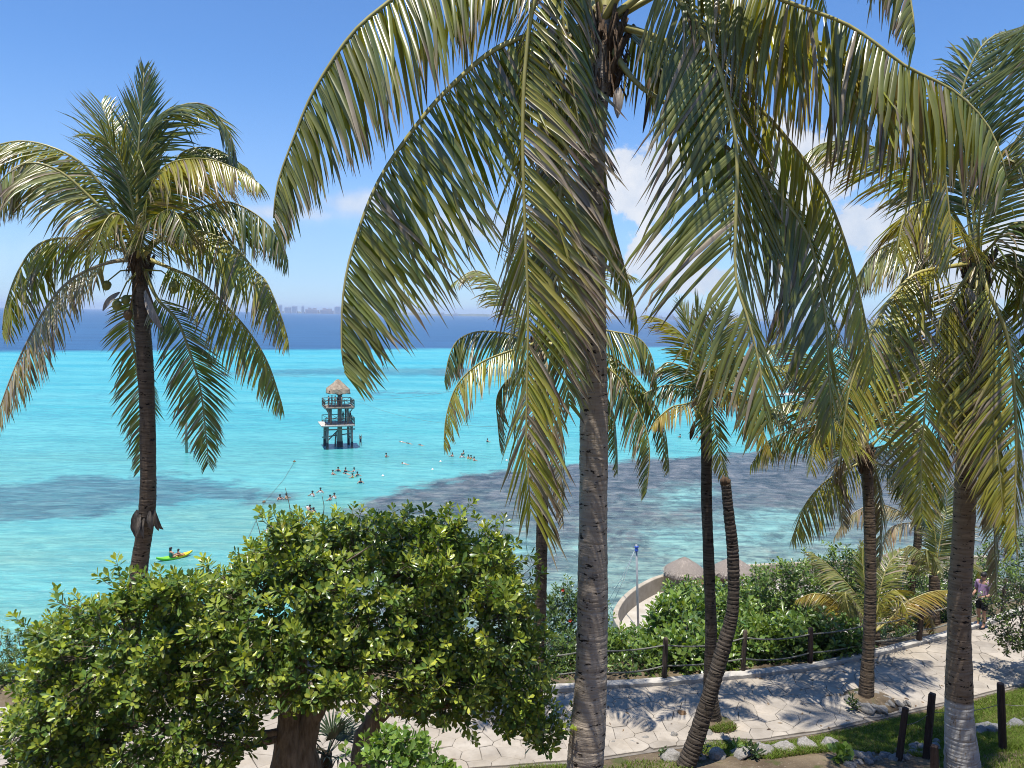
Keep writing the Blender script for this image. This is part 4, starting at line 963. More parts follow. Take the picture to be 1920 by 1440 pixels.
# --- young stemless palms beyond the fence
def young_palm(label, base, spec, seed, trunk=None, trunk_r=0.16, **kw):
    b = P(*base); root = empty('young_palm', (b.x, b.y, Hz(b.x, b.y)), label, 'palm tree', 'young palms beyond the rope fence')
    make_trunk(root, [Vector((b.x, b.y, Hz(b.x, b.y) - .1)), b] if trunk is None else [Vector((b.x, b.y, Hz(b.x, b.y) - .1))] + [P(*t) for t in trunk], [trunk_r * 1.2, trunk_r], M_TRUNK_L, seed=seed)
    c = b if trunk is None else P(*trunk[-1])
    for k, (px, d1, o) in enumerate(spec):
        fp = [c] + [P(a, e, base[2] + (d1 - base[2]) * (i + 1) / len(px)) for i, (a, e) in enumerate(px)]
        make_frond(root, fp, seed=seed * 60 + k, K=4, r0=0.022, **{**dict(L=0.65, lift=-30, droop=0.5, a0=66), **kw, **o})
    return root
young_palm('stemless young palm with pale drooping fronds just beyond the rope fence', (1640, 1185, 21.6), [
    ([(1590, 1157), (1560, 1122), (1525, 1113), (1494, 1124)], 21.2, dict(hue='Y', lift=-60)),
    ([(1613, 1127), (1580, 1085), (1552, 1058), (1520, 1035)], 21.8, dict(hue='p', L=0.8, lift=-45)),
    ([(1645, 1150), (1660, 1118), (1682, 1108), (1702, 1152)], 20.9, dict(hue='y', L=0.75)),
    ([(1600, 1130), (1585, 1110), (1590, 1140), (1605, 1180)], 20.8, dict(hue='p')),
    ([(1625, 1110), (1618, 1060), (1616, 1020)], 22.2, dict(hue='g', lift=10, a1=20)),
    ([(1650, 1110), (1665, 1060), (1690, 1030)], 22.4, dict(hue='g', lift=0)),
    ([(1590, 1150), (1560, 1150), (1545, 1170), (1535, 1200)], 21.0, dict(hue='t')),
    ([(1670, 1160), (1700, 1130), (1745, 1110), (1792, 1106)], 21.5, dict(hue='Y', lift=-55)),
    ([(1670, 1150), (1720, 1120), (1740, 1150), (1750, 1190)], 22.4, dict(hue='b'))], 8)
young_palm('short-stemmed young palm with a folded pale frond left of the whitewashed palm', (1752, 1175, 24.5), [
    ([(1740, 1050), (1722, 1032), (1702, 1024), (1690, 1050)], 24.0, dict(hue='p', lift=-60)),
    ([(1740, 1060), (1735, 1030), (1750, 1045), (1765, 1080)], 23.6, dict(hue='p', lift=-50)),
    ([(1770, 1020), (1790, 980), (1815, 990)], 24.8, dict(hue='d', L=0.9)),
    ([(1755, 1020), (1745, 970), (1720, 950)], 25.0, dict(hue='d', L=0.9, lift=-10)),
    ([(1765, 1000), (1775, 940), (1770, 900)], 24.9, dict(hue='d', L=0.9, lift=0)),
    ([(1735, 1070), (1700, 1060), (1670, 1090)], 24.6, dict(hue='g')),
    ([(1780, 1060), (1820, 1050), (1850, 1090)], 24.8, dict(hue='g'))], 9, trunk=[(1752, 1120, 24.5), (1752, 1078, 24.5)])
young_palm('dry grey palm with whitish fronds low over the reef behind the path palm', (1700, 1100, 27.5), [
    ([(1690, 960), (1640, 945), (1590, 970), (1563, 1010)], 27.0, dict(hue='t', lift=-60, L=0.75)),
    ([(1720, 970), (1700, 930), (1670, 900)], 27.4, dict(hue='t', lift=-20, L=0.8)),
    ([(1740, 980), (1770, 950), (1810, 960)], 27.8, dict(hue='p', lift=-40, L=0.8)),
    ([(1730, 990), (1760, 1000), (1790, 1040)], 27.3, dict(hue='d', lift=-40, L=0.8)),
    ([(1710, 980), (1670, 990), (1650, 1030)], 27.2, dict(hue='t', lift=-50, L=0.7)),
    ([(1720, 960), (1725, 900), (1740, 860)], 28.0, dict(hue='d', lift=0, L=0.8))], 10, trunk=[(1718, 1040, 27.5), (1722, 985, 27.5)], trunk_r=0.13)

# ------------------------------------------------------------------ broad-leaved bushes
LEAF_T = np.array([(0, 0, 0), (-0.30, 0.38, 0.03), (0.30, 0.38, 0.03), (0, 0.40, -0.035), (-0.46, 0.72, 0.0), (0.46, 0.72, 0.0), (0, 0.74, -0.05), (0, 1.0, -0.02)])
LEAF_F3 = np.array([(0, 3, 1), (0, 2, 3), (4, 6, 7), (6, 5, 7)]); LEAF_F4 = np.array([(1, 3, 6, 4), (3, 2, 5, 6)])
def leaf_arrays(org, ydir, zdir, ln, wd):
    x = nrm(np.cross(ydir, zdir)); z = np.cross(x, ydir)
    V = org[:, None] + LEAF_T[None, :, 0:1] * (x * wd[:, None])[:, None] + LEAF_T[None, :, 1:2] * (ydir * ln[:, None])[:, None] + LEAF_T[None, :, 2:3] * (z * ln[:, None])[:, None]
    return V, x, z
def leaves_obj(name, parent, V, col, mat=M_LEAF, kind='stuff'):
    n = len(V); b = np.array(wl(parent)); off = (np.arange(n) * 8)[:, None, None]
    me = np_mesh(name, (V - b).reshape(-1, 3), [(LEAF_F3[None] + off).reshape(-1, 3), (LEAF_F4[None] + off).reshape(-1, 4)], np.repeat(col, 8, 0))
    me.materials.append(mat); o = bpy.data.objects.new(name, me); COL.objects.link(o); o.parent = parent; WLOC[o.name] = wl(parent)
    return tag(o, kind=kind)
def foliage(root, lobes, n_ros, per, ln, wd, c_new, c_old, seed, n_ind=0, spread=62, shell=(0.72, 1.04), upb=0.5, inner=0.25, twig=True, bright=0.35, tall=0.0):
    """lobes: (centre Vector, rx, ry, rz). Rosettes of leaves on the shell of the joined lobes."""
    q = np.random.default_rng(seed)
    vol = np.array([(l[1] * l[3] + l[1] * l[2] + l[2] * l[3]) for l in lobes]); pr = vol / vol.sum()
    li = q.choice(len(lobes), n_ros * 2, p=pr)
    u = nrm(q.normal(size=(n_ros * 2, 3))); rr = q.uniform(*shell, n_ros * 2) + 0.08 * np.sin(u[:, 0] * 7 + li * 2) * np.sin(u[:, 2] * 6 + li) + 0.07 * np.sin(u[:, 2] * 11 + u[:, 1] * 9 + li)
    ins = q.random(n_ros * 2) < inner; rr = np.where(ins, q.uniform(0.35, 0.75, n_ros * 2), rr)
    ctr = np.array([tuple(l[0]) for l in lobes]); rad = np.array([l[1:] for l in lobes])
    p = ctr[li] + u * rad[li] * rr[:, None]
    gapn = np.sin(p[:, 0] * 5.1 + np.sin(p[:, 2] * 4.0) * 1.5) * np.sin(p[:, 2] * 6.3 + p[:, 1] * 3 + 1) + 0.5 * np.sin(p[:, 0] * 11 + p[:, 2] * 9)
    deep = np.full(len(p), 9.0)
    for c, r_ in zip(ctr, rad): deep = np.minimum(deep, np.linalg.norm((p - c) / r_, axis=1))
    ok = np.where((deep > (0.62 if shell[0] > 0.5 else 0.3)) | (ins & (q.random(len(p)) < 0.6)))[0]
    ok = ok[(gapn[ok] > -0.75) | (q.random(len(ok)) < 0.3)][:n_ros]
    p, u, deep, li = p[ok], u[ok], deep[ok], li[ok]; m = len(p)
    ax = nrm(nrm(u * rad[li]) * (1 - upb) + np.array([0, 0, upb]) + q.normal(0, 0.28, (m, 3)))
    if tall > 0:
        long_ = q.random(m) < tall; p = p + ax * (long_ * q.uniform(0.06, 0.34, m))[:, None]
    e1 = nrm(np.cross(ax, q.normal(size=(m, 3)))); e2 = np.cross(ax, e1)
    k = np.arange(per); an = k * 2.39996 + q.uniform(0, 6.3, (m, 1)); lev = k / max(per - 1, 1)           # 0 low, 1 at the tip
    op = np.radians(spread) * (1.25 - 0.75 * lev) + q.normal(0, 0.16, (m, per))
    D = nrm(ax[:, None] * np.cos(op)[..., None] + (e1[:, None] * np.cos(an)[..., None] + e2[:, None] * np.sin(an)[..., None]) * np.sin(op)[..., None])
    st = ln * 0.95; O = p[:, None] - ax[:, None] * (st * (1 - lev))[None, :, None] + D * 0.12 * ln
    Z = nrm(ax[:, None] - (ax[:, None] * D).sum(-1, keepdims=True) * D + q.normal(0, 0.25, D.shape))
    L_ = ln * q.uniform(0.55, 1.15, (m, per)) * q.uniform(0.75, 1.2, (m, 1)) * (1 - 0.35 * lev ** 3); W_ = wd * q.uniform(0.7, 1.1, (m, per)) * (1 - 0.25 * lev ** 3)
    D, Z, O, L_, W_ = D.reshape(-1, 3), Z.reshape(-1, 3), O.reshape(-1, 3), L_.ravel(), W_.ravel()
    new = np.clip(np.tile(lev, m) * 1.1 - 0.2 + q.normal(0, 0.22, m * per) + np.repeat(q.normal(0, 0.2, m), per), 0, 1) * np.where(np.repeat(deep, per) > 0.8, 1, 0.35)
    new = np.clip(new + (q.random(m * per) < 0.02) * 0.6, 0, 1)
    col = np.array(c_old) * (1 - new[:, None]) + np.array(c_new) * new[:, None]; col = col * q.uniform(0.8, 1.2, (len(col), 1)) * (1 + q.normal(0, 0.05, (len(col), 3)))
    V, X, Z2 = leaf_arrays(O, D, Z, L_, W_)
    idx = np.arange(len(V))
    if n_ind:
        v = V.mean(1); cam_d = np.linalg.norm(v - np.array(CAM), axis=1)
        toward = ((v - ctr[np.repeat(li, per)]) * (np.array(CAM) - v)).sum(1) > 0
        facing = np.abs((Z2 * nrm(np.array(CAM) - v)).sum(1))
        score = np.where(toward & (np.repeat(deep, per) > 0.9), facing * L_ * W_ / cam_d ** 2, 0)
        pick = np.argsort(-score)[:n_ind * 3]; pick = q.permutation(pick)[:n_ind]
        tm = []
        for j in range(6):
            cc = np.array(c_old) * (1 - j / 5) + np.array(c_new) * (j / 5)
            me = np_mesh('leaf', LEAF_T, [LEAF_F3, LEAF_F4], np.repeat(cc[None], 8, 0)); me.materials.append(M_LEAF); tm.append(me)
        for i in pick:
            o = bpy.data.objects.new('leaf', tm[int(round(new[i] * 5))]); COL.objects.link(o); o.parent = root
            M = Matrix.Identity(4); M.col[0][:3] = X[i] * W_[i]; M.col[1][:3] = D[i] * L_[i]; M.col[2][:3] = Z2[i] * L_[i]; M.translation = Vector(O[i]) - wl(root)
            o.matrix_local = M
        idx = np.setdiff1d(idx, pick)
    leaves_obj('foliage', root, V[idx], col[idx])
    if twig:
        a = p - ax * ln * 0.05; b = p - ax * ln * 1.2; c = b * 0.6 + (ctr[li] * 0.75 + b * 0.25) * 0.4
        rt = 0.003 + ln * 0.012; W3 = []
        for pt, r_ in ((a, rt * .5), (b, rt), (c, rt * 1.5)):
            for s in range(3): W3.append(pt + (e1 * math.cos(s * 2.094) + e2 * math.sin(s * 2.094)) * r_)
        W3 = np.stack(W3, 1); pat = np.array([(0, 1, 4, 3), (1, 2, 5, 4), (2, 0, 3, 5), (3, 4, 7, 6), (4, 5, 8, 7), (5, 3, 6, 8)])
        me = np_mesh('twigs', (W3 - np.array(wl(root))).reshape(-1, 3), (pat[None] + (np.arange(m) * 9)[:, None, None]).reshape(-1, 4)); me.materials.append(M_TWIG)
        o = bpy.data.objects.new('twigs', me); COL.objects.link(o); o.parent = root; tag(o, kind='stuff')
def limb(root, pts, rads, name='branch', mat=None, n=10):
    C, _ = spline(pts, 22); rr = np.interp(np.linspace(0, 1, 22), np.linspace(0, 1, len(rads)), rads)
    mb = MB(); mb.tube([Vector(c) + Vector((random.uniform(-1, 1), random.uniform(-1, 1), 0)) * float(r_) * 0.12 for c, r_ in zip(C, rr)], [float(r_) * random.uniform(0.94, 1.06) for r_ in rr], n)
    return mb.build(name, mat or M_BARK, root, True)
def lobe(px, py, rx, ry, d, rz):
    return (P(px, py, d), rx * d / F_PX, rz, ry * d / F_PX)

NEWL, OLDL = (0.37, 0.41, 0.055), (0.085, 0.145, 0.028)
bb = P(560, 1500, 9.4)
bush = empty('bush', (bb.x, bb.y, Hz(bb.x, bb.y)), 'large rounded bush with glossy yellow-green leaves and two short trunks in the foreground', 'bush')
_q = random.Random(33)
_knobs = []
for _k in range(30):
    _x = _q.uniform(60, 1010); _t = np.interp(_x, [0, 130, 250, 330, 420, 520, 620, 750, 860, 950, 1030], [1330, 1165, 1105, 1095, 1045, 1010, 985, 975, 1005, 1030, 1150]); _y = _t + _q.uniform(0, 1) ** 2 * 260
    _knobs.append(lobe(_x, _y, _q.uniform(22, 48), _q.uniform(20, 42), 9.0 + _q.uniform(-.9, .3), _q.uniform(.15, .3)))
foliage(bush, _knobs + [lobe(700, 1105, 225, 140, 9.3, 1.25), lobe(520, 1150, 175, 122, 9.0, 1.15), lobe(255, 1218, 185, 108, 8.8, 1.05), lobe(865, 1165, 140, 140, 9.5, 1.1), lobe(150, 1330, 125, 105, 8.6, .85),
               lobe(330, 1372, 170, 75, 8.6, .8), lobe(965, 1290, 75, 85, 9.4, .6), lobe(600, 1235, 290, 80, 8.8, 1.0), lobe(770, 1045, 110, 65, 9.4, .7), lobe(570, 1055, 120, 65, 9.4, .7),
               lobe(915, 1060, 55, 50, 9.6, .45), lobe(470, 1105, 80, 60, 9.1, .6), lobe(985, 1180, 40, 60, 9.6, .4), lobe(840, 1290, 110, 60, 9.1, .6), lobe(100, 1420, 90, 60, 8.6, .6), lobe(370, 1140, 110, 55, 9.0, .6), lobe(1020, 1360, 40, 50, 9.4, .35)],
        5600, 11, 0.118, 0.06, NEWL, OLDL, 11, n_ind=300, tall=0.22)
for pts, rads in (([(560, 1520, 9.4), (548, 1420, 9.4), (545, 1330, 9.4), (520, 1260, 9.3), (450, 1190, 9.1)], [.30, .19, .17, .11, .06]),
                  ([(590, 1500, 9.45), (572, 1400, 9.4), (600, 1310, 9.4), (640, 1240, 9.4), (700, 1120, 9.3)], [.20, .15, .13, .10, .05]),
                  ([(520, 1530, 9.5), (530, 1400, 9.45), (560, 1300, 9.5), (560, 1200, 9.5), (570, 1080, 9.4)], [.22, .13, .12, .09, .04])):
    limb(bush, [P(*q) for q in pts], rads, 'trunk', n=14)
for pts, rads in (([(700, 1520, 9.6), (680, 1430, 9.6), (690, 1370, 9.6), (740, 1310, 9.6), (850, 1220, 9.5)], [.22, .15, .13, .10, .05]),):
    limb(bush, [P(*q) for q in pts], rads, 'trunk', n=14)
for pts, rads in (([(535, 1380, 9.4), (450, 1400, 9.1), (380, 1390, 8.9), (290, 1360, 8.7), (200, 1320, 8.6)], [.06, .05, .045, .04, .02]),
                  ([(540, 1370, 9.4), (470, 1375, 9.2), (400, 1350, 9.0), (330, 1280, 8.9)], [.05, .04, .035, .02]),
                  ([(520, 1290, 9.3), (430, 1270, 9.0), (330, 1260, 8.8), (250, 1220, 8.7)], [.09, .07, .05, .02]),
                  ([(720, 1330, 9.6), (800, 1330, 9.4), (880, 1310, 9.4), (970, 1280, 9.4)], [.09, .06, .05, .02]),
                  ([(600, 1310, 9.4), (700, 1250, 9.2), (800, 1190, 9.1), (880, 1150, 9.3)], [.08, .06, .04, .02]),
                  ([(460, 1190, 9.1), (380, 1150, 9.0), (300, 1160, 8.9)], [.06, .04, .02]),
                  ([(690, 1130, 9.3), (760, 1060, 9.3), (780, 1000, 9.4)], [.05, .04, .015]),
                  ([(640, 1060, 8.7), (670, 1040, 8.6), (700, 1020, 8.6)], [.014, .011, .006])):
    limb(bush, [P(*q) for q in pts], rads)
for a, b, c, e, d in ((545, 985, 535, 915, 9.5), (605, 970, 604, 930, 9.5), (555, 1005, 552, 968, 9.5), (575, 1000, 568, 960, 9.5), (490, 1030, 478, 968, 9.4)):
    limb(bush, [P(a, b, d), P((a + c) / 2 + 3, (b + e) / 2, d), P(c, e, d)], [0.006, 0.005, 0.003], 'bare_shoot', M_TWIG, 5)

sm = P(745, 1560, 6.6)
small = empty('shrub', (sm.x, sm.y, Hz(sm.x, sm.y)), 'small bright green round-leaved shrub at the bottom edge below the large bush', 'shrub')
foliage(small, [lobe(745, 1400, 60, 35, 6.6, .3), lobe(700, 1435, 70, 40, 6.6, .35), lobe(800, 1450, 60, 40, 6.6, .3)], 120, 11, 0.10, 0.066, (0.22, 0.32, 0.05), (0.11, 0.19, 0.04), 12, n_ind=60, inner=0.1)
limb(small, [Vector((sm.x, sm.y, Hz(sm.x, sm.y))), P(748, 1480, 6.6), P(742, 1420, 6.6)], [.03, .02, .01], 'stem', M_TWIG)

# dark fan palm in the shade between the trunks
fp = P(612, 1430, 10.6); fan = empty('fan_palm', (fp.x, fp.y, Hz(fp.x, fp.y)), 'spiky dark fan-leaved palm in the shade under the large bush', 'fan palm')
limb(fan, [Vector((fp.x, fp.y, Hz(fp.x, fp.y))), fp + Vector((0, 0, .15))], [.10, .08], 'stem', M_FIBRE)
q_ = random.Random(4)
for k in range(11):
    an = q_.uniform(0, 6.28); el = q_.uniform(0.25, 1.3); d = Vector((math.cos(an) * math.cos(el), math.sin(an) * math.cos(el), math.sin(el))); c = fp + Vector((0, 0, .1)) + d * q_.uniform(.25, .4)
    mb = MB(); mb.tube([fp + Vector((0, 0, .1)), c], [0.012, 0.008], 5); s = d.cross(Vector((0, 0, 1))).normalized(); u = s.cross(d)
    for j in range(15):
        a2 = (j - 7) * 0.20; t = d * math.cos(a2) + s * math.sin(a2); w = u.cross(t).normalized() * 0.014; ln = 0.55 * (1 - 0.02 * abs(j - 7) ** 1.5)
        V = [c - w * .4, c + w * .4, c + t * ln * .5 + w + u * .03, c + t * ln * .5 - w + u * .03, c + t * ln - Vector((0, 0, .03))]
        mb.add(V, [(0, 1, 2, 3), (3, 2, 4)])
    o = mb.mesh('fan_leaf', wl(fan)); a = o.color_attributes.new('col', 'FLOAT_COLOR', 'POINT'); a.data.foreach_set('color', np.tile(np.array((0.03, 0.05, 0.02, 1), np.float32), len(o.vertices)))
    link_mesh('fan_leaf', o, fan, M_FROND)

# shrubs of the slope beyond the fence (place, size in the view, depth)
def shrub(label, px, top, d, w, h, n, per, ln, wd, cn, co, seed, n_ind=0, group='shrubs beyond the rope fence', nl=4, name='shrub', red=0):
    q = random.Random(seed); c = P(px, top + h / 2, d); g = Hz(c.x, c.y)
    root = empty(name, (c.x, c.y, g), label, 'shrub', group); lb = []
    rw, rh = w / 2 * d / F_PX, h / 2 * d / F_PX
    for k in range(nl):
        f = (k + 0.5) / nl * 2 - 1
        lb.append((c + Vector((f * rw * 0.62, q.uniform(-.3, .3) * rw, (q.uniform(-.12, .10) - 0.15 * abs(f)) * rh)), rw * q.uniform(.45, .6), rw * q.uniform(.45, .6), rh * q.uniform(.85, .98)))
    foliage(root, lb, n, per, ln, wd, cn, co, seed, n_ind=n_ind, inner=0.3, tall=0.12)
    for k in range(3):
        b = lb[k % nl][0]; limb(root, [Vector((c.x + (k - 1) * .15, c.y, g - .05)), (Vector((c.x, c.y, g)) + b) / 2 + Vector((q.uniform(-.1, .1), 0, 0)), b], [.06, .045, .02], 'stem', M_TWIG, 7)
    if red:
        for k in range(red):
            u = nrm(np.array([q.gauss(0, 1), -abs(q.gauss(0, 1)), q.gauss(0, 1)])); l_ = lb[q.randrange(nl)]
            pt = l_[0] + Vector(u * np.array(l_[1:]) * 1.02); mb = MB()
            for j in range(5):
                a2 = j * 1.257; t = Vector((math.cos(a2), -.4, math.sin(a2))); s = t.cross(Vector((0, 1, 0))).normalized()
                mb.add([pt, pt + t * .035 + s * .025, pt + t * .06, pt + t * .035 - s * .025], [(0, 1, 2, 3)])
            mb.build('flower', M_FLOWER, root)
    return root
SG_N, SG_O = (0.22, 0.30, 0.06), (0.075, 0.135, 0.032)        # sea-almond / sea-grape leaves
DG_N, DG_O = (0.15, 0.21, 0.045), (0.05, 0.09, 0.025)
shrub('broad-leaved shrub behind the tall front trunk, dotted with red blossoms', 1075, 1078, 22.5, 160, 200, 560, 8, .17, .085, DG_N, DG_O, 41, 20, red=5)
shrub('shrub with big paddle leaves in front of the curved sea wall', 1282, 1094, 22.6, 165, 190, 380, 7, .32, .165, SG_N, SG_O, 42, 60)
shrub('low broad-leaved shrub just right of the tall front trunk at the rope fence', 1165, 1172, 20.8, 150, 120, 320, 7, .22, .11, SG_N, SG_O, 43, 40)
shrub('leafy shrub filling the fence bay left of the bare leaning trunk', 1290, 1160, 20.4, 190, 125, 380, 7, .29, .15, SG_N, SG_O, 44, 40)
shrub('leafy shrub behind the fence right of the bare leaning trunk', 1450, 1125, 21.4, 200, 160, 460, 7, .29, .15, SG_N, SG_O, 45, 40)
shrub('tall shrub against the reef water right of the second thatched shade', 1470, 1040, 26.5, 160, 165, 520, 8, .20, .10, SG_N, SG_O, 46, 20)
shrub('dense shrub below the reef water left of the path palm', 1560, 1014, 28.0, 190, 170, 640, 8, .19, .095, SG_N, DG_O, 47, 20)
shrub('round-leaved shrub under the yellow frond of the stemless young palm', 1560, 1135, 21.2, 150, 120, 360, 7, .20, .13, (0.18, 0.28, 0.07), SG_O, 48, 40)
shrub('dark low shrub under the stemless young palm by the fence', 1655, 1160, 22.8, 170, 80, 300, 8, .15, .08, DG_N, DG_O, 49)
shrub('leafy shrub behind the folded pale frond', 1700, 1050, 27.0, 160, 160, 420, 8, .17, .09, SG_N, DG_O, 50)
shrub('bright shrub seen between the whitewashed palm and the person', 1850, 1030, 29.0, 160, 170, 480, 8, .17, .09, SG_N, DG_O, 51)
shrub('tall shrub at the right edge beyond the fence', 1935, 950, 30.0, 180, 240, 560, 8, .18, .09, SG_N, DG_O, 52)
shrub('dark shrub in shade behind the fence beside the whitewashed palm', 1770, 1110, 25.5, 150, 100, 340, 8, .16, .08, DG_N, DG_O, 53)
shrub('dark-leaved bush leaning into the path at the right edge', 1985, 1065, 19.0, 240, 170, 800, 9, .12, .06, DG_N, (0.02, 0.035, 0.013), 54, 20, group='shrubs beside the path')
shrub('wild shrub with upright sprigs at the left edge against the turquoise water', 55, 1165, 19.2, 190, 185, 640, 10, .10, .055, (0.17, 0.21, 0.05), (0.06, 0.10, 0.03), 55, 20, group='shrubs on the cliff edge')
shrub('wild shrub at the cliff edge just left of the large bush', 150, 1135, 19.8, 160, 190, 560, 10, .10, .055, (0.16, 0.20, 0.05), (0.05, 0.09, 0.025), 56, group='shrubs on the cliff edge')
shrub('dark shrub at the left edge beside the path', -15, 1222, 18.3, 170, 165, 560, 10, .10, .055, DG_N, DG_O, 57, group='shrubs on the cliff edge')
shrub('cliff-edge shrub hidden mostly behind the large bush', 420, 1215, 19.6, 360, 110, 480, 9, .12, .06, DG_N, DG_O, 58, group='shrubs on the cliff edge')
shrub('cliff-edge shrub behind the right half of the large bush', 850, 1205, 19.8, 360, 110, 480, 9, .14, .07, DG_N, DG_O, 59, group='shrubs on the cliff edge')
shrub('low leafy shrub behind the slim palm at the rope fence', 1025, 1170, 20.2, 150, 125, 380, 8, .15, .075, DG_N, DG_O, 60)
shrub('small leafy shrub on the slope above the sea wall foot', 1360, 1100, 24.5, 150, 140, 380, 7, .23, .115, SG_N, SG_O, 61, 20)
shrub('low shrub filling the slope behind the second fence bay', 1400, 1165, 20.5, 180, 110, 360, 7, .22, .11, SG_N, SG_O, 62, 20)
shrub('shrub behind the third fence post right of the bare leaning trunk', 1510, 1170, 20.9, 160, 90, 300, 7, .21, .11, SG_N, DG_O, 63, 20)
shrub('sunlit shrub between the thatched shades and the stemless young palm', 1420, 1085, 30.0, 170, 110, 380, 8, .22, .11, SG_N, SG_O, 64)
shrub('leafy shrub overhanging the lower sea wall foot', 1190, 1158, 25.5, 100, 110, 260, 7, .22, .11, SG_N, SG_O, 65)
shrub('dense shrub before the curved wall, below the first thatched shade', 1290, 1082, 27.5, 120, 120, 340, 7, .24, .12, SG_N, SG_O, 68)
shrub('dense shrub below the second thatched shade, left of the bare trunk top', 1345, 1084, 28.5, 150, 120, 380, 7, .24, .12, SG_N, SG_O, 69)
shrub('ground shrub behind the first rope bay right of the tall front trunk', 1205, 1200, 20.0, 190, 100, 360, 7, .19, .10, SG_N, DG_O, 70, 20)
shrub('ground shrub behind the ropes hidden by the tall front trunk', 1090, 1205, 20.0, 170, 100, 340, 8, .15, .08, DG_N, DG_O, 71)
shrub('shrub at the foot of the small thatched shade', 1640, 1022, 31.0, 150, 150, 460, 8, .19, .10, SG_N, DG_O, 66)
shrub('shrub behind the dry grey palm', 1760, 1030, 31.0, 150, 150, 400, 8, .19, .10, SG_N, DG_O, 67)

# seedlings in the bed before the path
def seedling(label, px, py, d, n, ln, wd, cn, co, seed, h=0.25):
    g0 = P(px, py, d); g = Hz(g0.x, g0.y); root = empty('seedling', (g0.x, g0.y, g), label, 'plant', 'seedlings in the bed')
    b = Vector((g0.x, g0.y, g)); foliage(root, [(b + Vector((0, 0, h)), .12, .12, h * .7)], n, 7, ln, wd, cn, co, seed, twig=False, inner=0.5, upb=0.7)
    limb(root, [b, b + Vector((0.01, 0, h * .6)), b + Vector((0, 0, h * 1.2))], [.012, .01, .006], 'stem', M_TWIG, 6)
seedling('dark upright seedling in the dry bed right of the bare leaning trunk', 1408, 1432, 15.4, 7, .20, .075, (0.07, 0.11, 0.04), (0.03, 0.05, 0.02), 71, .22)
seedling('pale green seedling beside the grass edge in the dry bed', 1380, 1412, 15.8, 5, .18, .07, (0.20, 0.30, 0.06), (0.10, 0.17, 0.04), 72, .15)
seedling('big round-leaved seedling beside the rubble pile', 1575, 1425, 14.9, 7, .24, .17, (0.20, 0.30, 0.06), (0.11, 0.18, 0.04), 73, .2)
seedling('thin seedling close against the foot of the bare leaning trunk', 1315, 1415, 15.4, 4, .18, .08, (0.08, 0.13, 0.05), (0.04, 0.07, 0.02), 74, .3)
seedling('little sprawling weed in the dry bed left of the bare leaning trunk', 1245, 1425, 15.6, 8, .11, .06, (0.09, 0.14, 0.05), (0.05, 0.08, 0.03), 75, .1)
seedling('leafy sapling beside the stone ring of the path palm', 1597, 1325, 17.6, 8, .15, .06, (0.10, 0.15, 0.03), (0.05, 0.08, 0.02), 76, .3)

# ------------------------------------------------------------------ grass
def grass():
    q = np.random.default_rng(5)
    polys = [([(1390, 1402), (1425, 1378), (1530, 1362), (1640, 1338), (1690, 1330), (1800, 1305), (1930, 1272), (2010, 1280), (2010, 1440), (1780, 1446), (1700, 1425), (1640, 1416), (1560, 1412), (1440, 1416)], 78000),
             ([(1760, 1420), (1830, 1390), (2010, 1370), (2010, 1500), (1760, 1500)], 9000),
             ([(1310, 1390), (1322, 1352), (1370, 1342), (1400, 1368), (1405, 1400), (1340, 1405)], 6500),
             ([(900, 1440), (960, 1418), (1060, 1412), (1080, 1440), (1060, 1470), (900, 1470)], 6000),
             ([(1080, 1440), (1180, 1412), (1300, 1412), (1300, 1450), (1080, 1470)], 1700)]
    O = []
    for pz, n in polys:
        w = xy(pz, 11.45); lo, hi = w.min(0), w.max(0); c = q.uniform(lo, hi, (n * 3, 2)); c = c[inside(w, c[:, 0], c[:, 1])][:n]
        O.append(c)
    O = np.concatenate(O); tuft = P(1347, 1374, 16.9); O = O[(O[:, 1] < yN(O[:, 0]) + 0.04 + 0.06 * np.sin(O[:, 0] * 7)) | (np.hypot(O[:, 0] - tuft.x, O[:, 1] - tuft.y) < .42)]; m = len(O); z = H(O[:, 0], O[:, 1]); z = z + np.where(np.hypot(O[:, 0] - tuft.x, O[:, 1] - tuft.y) < .42, .10, 0)
    patch = np.sin(O[:, 0] * 2.1 + np.sin(O[:, 1] * 1.7)) * np.sin(O[:, 1] * 2.6 + O[:, 0])
    B = np.stack([O[:, 0], O[:, 1], z - 0.01], 1); h = q.uniform(0.05, 0.13, m) * (1 + 0.35 * patch); an = q.uniform(0, 6.28, m); ln = q.uniform(0.1, 0.7, m)
    d = np.stack([np.cos(an) * ln, np.sin(an) * ln, np.ones(m)], 1); d = nrm(d); s = nrm(np.cross(d, q.normal(size=(m, 3)))) * 0.007
    V = np.stack([B - s, B + s, B + d * (h * .6)[:, None] + s * .7, B + d * (h * .6)[:, None] - s * .7, B + d * h[:, None] + np.stack([np.cos(an), np.sin(an), -np.ones(m) * .4], 1) * (h * .25)[:, None]], 1)
    c = np.array((0.15, 0.215, 0.032)) * q.uniform(.7, 1.3, (m, 1)); dryb = q.random(m) < 0.10 + 0.14 * (patch > .4); c[dryb] = np.array((0.27, 0.22, 0.10)) * q.uniform(.7, 1.2, (m, 1))[dryb]
    off = (np.arange(m) * 5)[:, None]
    me = np_mesh('grass', V.reshape(-1, 3), [np.array([0, 1, 2, 3])[None] + off, np.array([3, 2, 4])[None] + off], np.repeat(c, 5, 0)); me.materials.append(M_GRASS)
    o = bpy.data.objects.new('grass', me); COL.objects.link(o); tag(o, 'short green grass between the path and the posts', 'grass', kind='stuff')
grass()

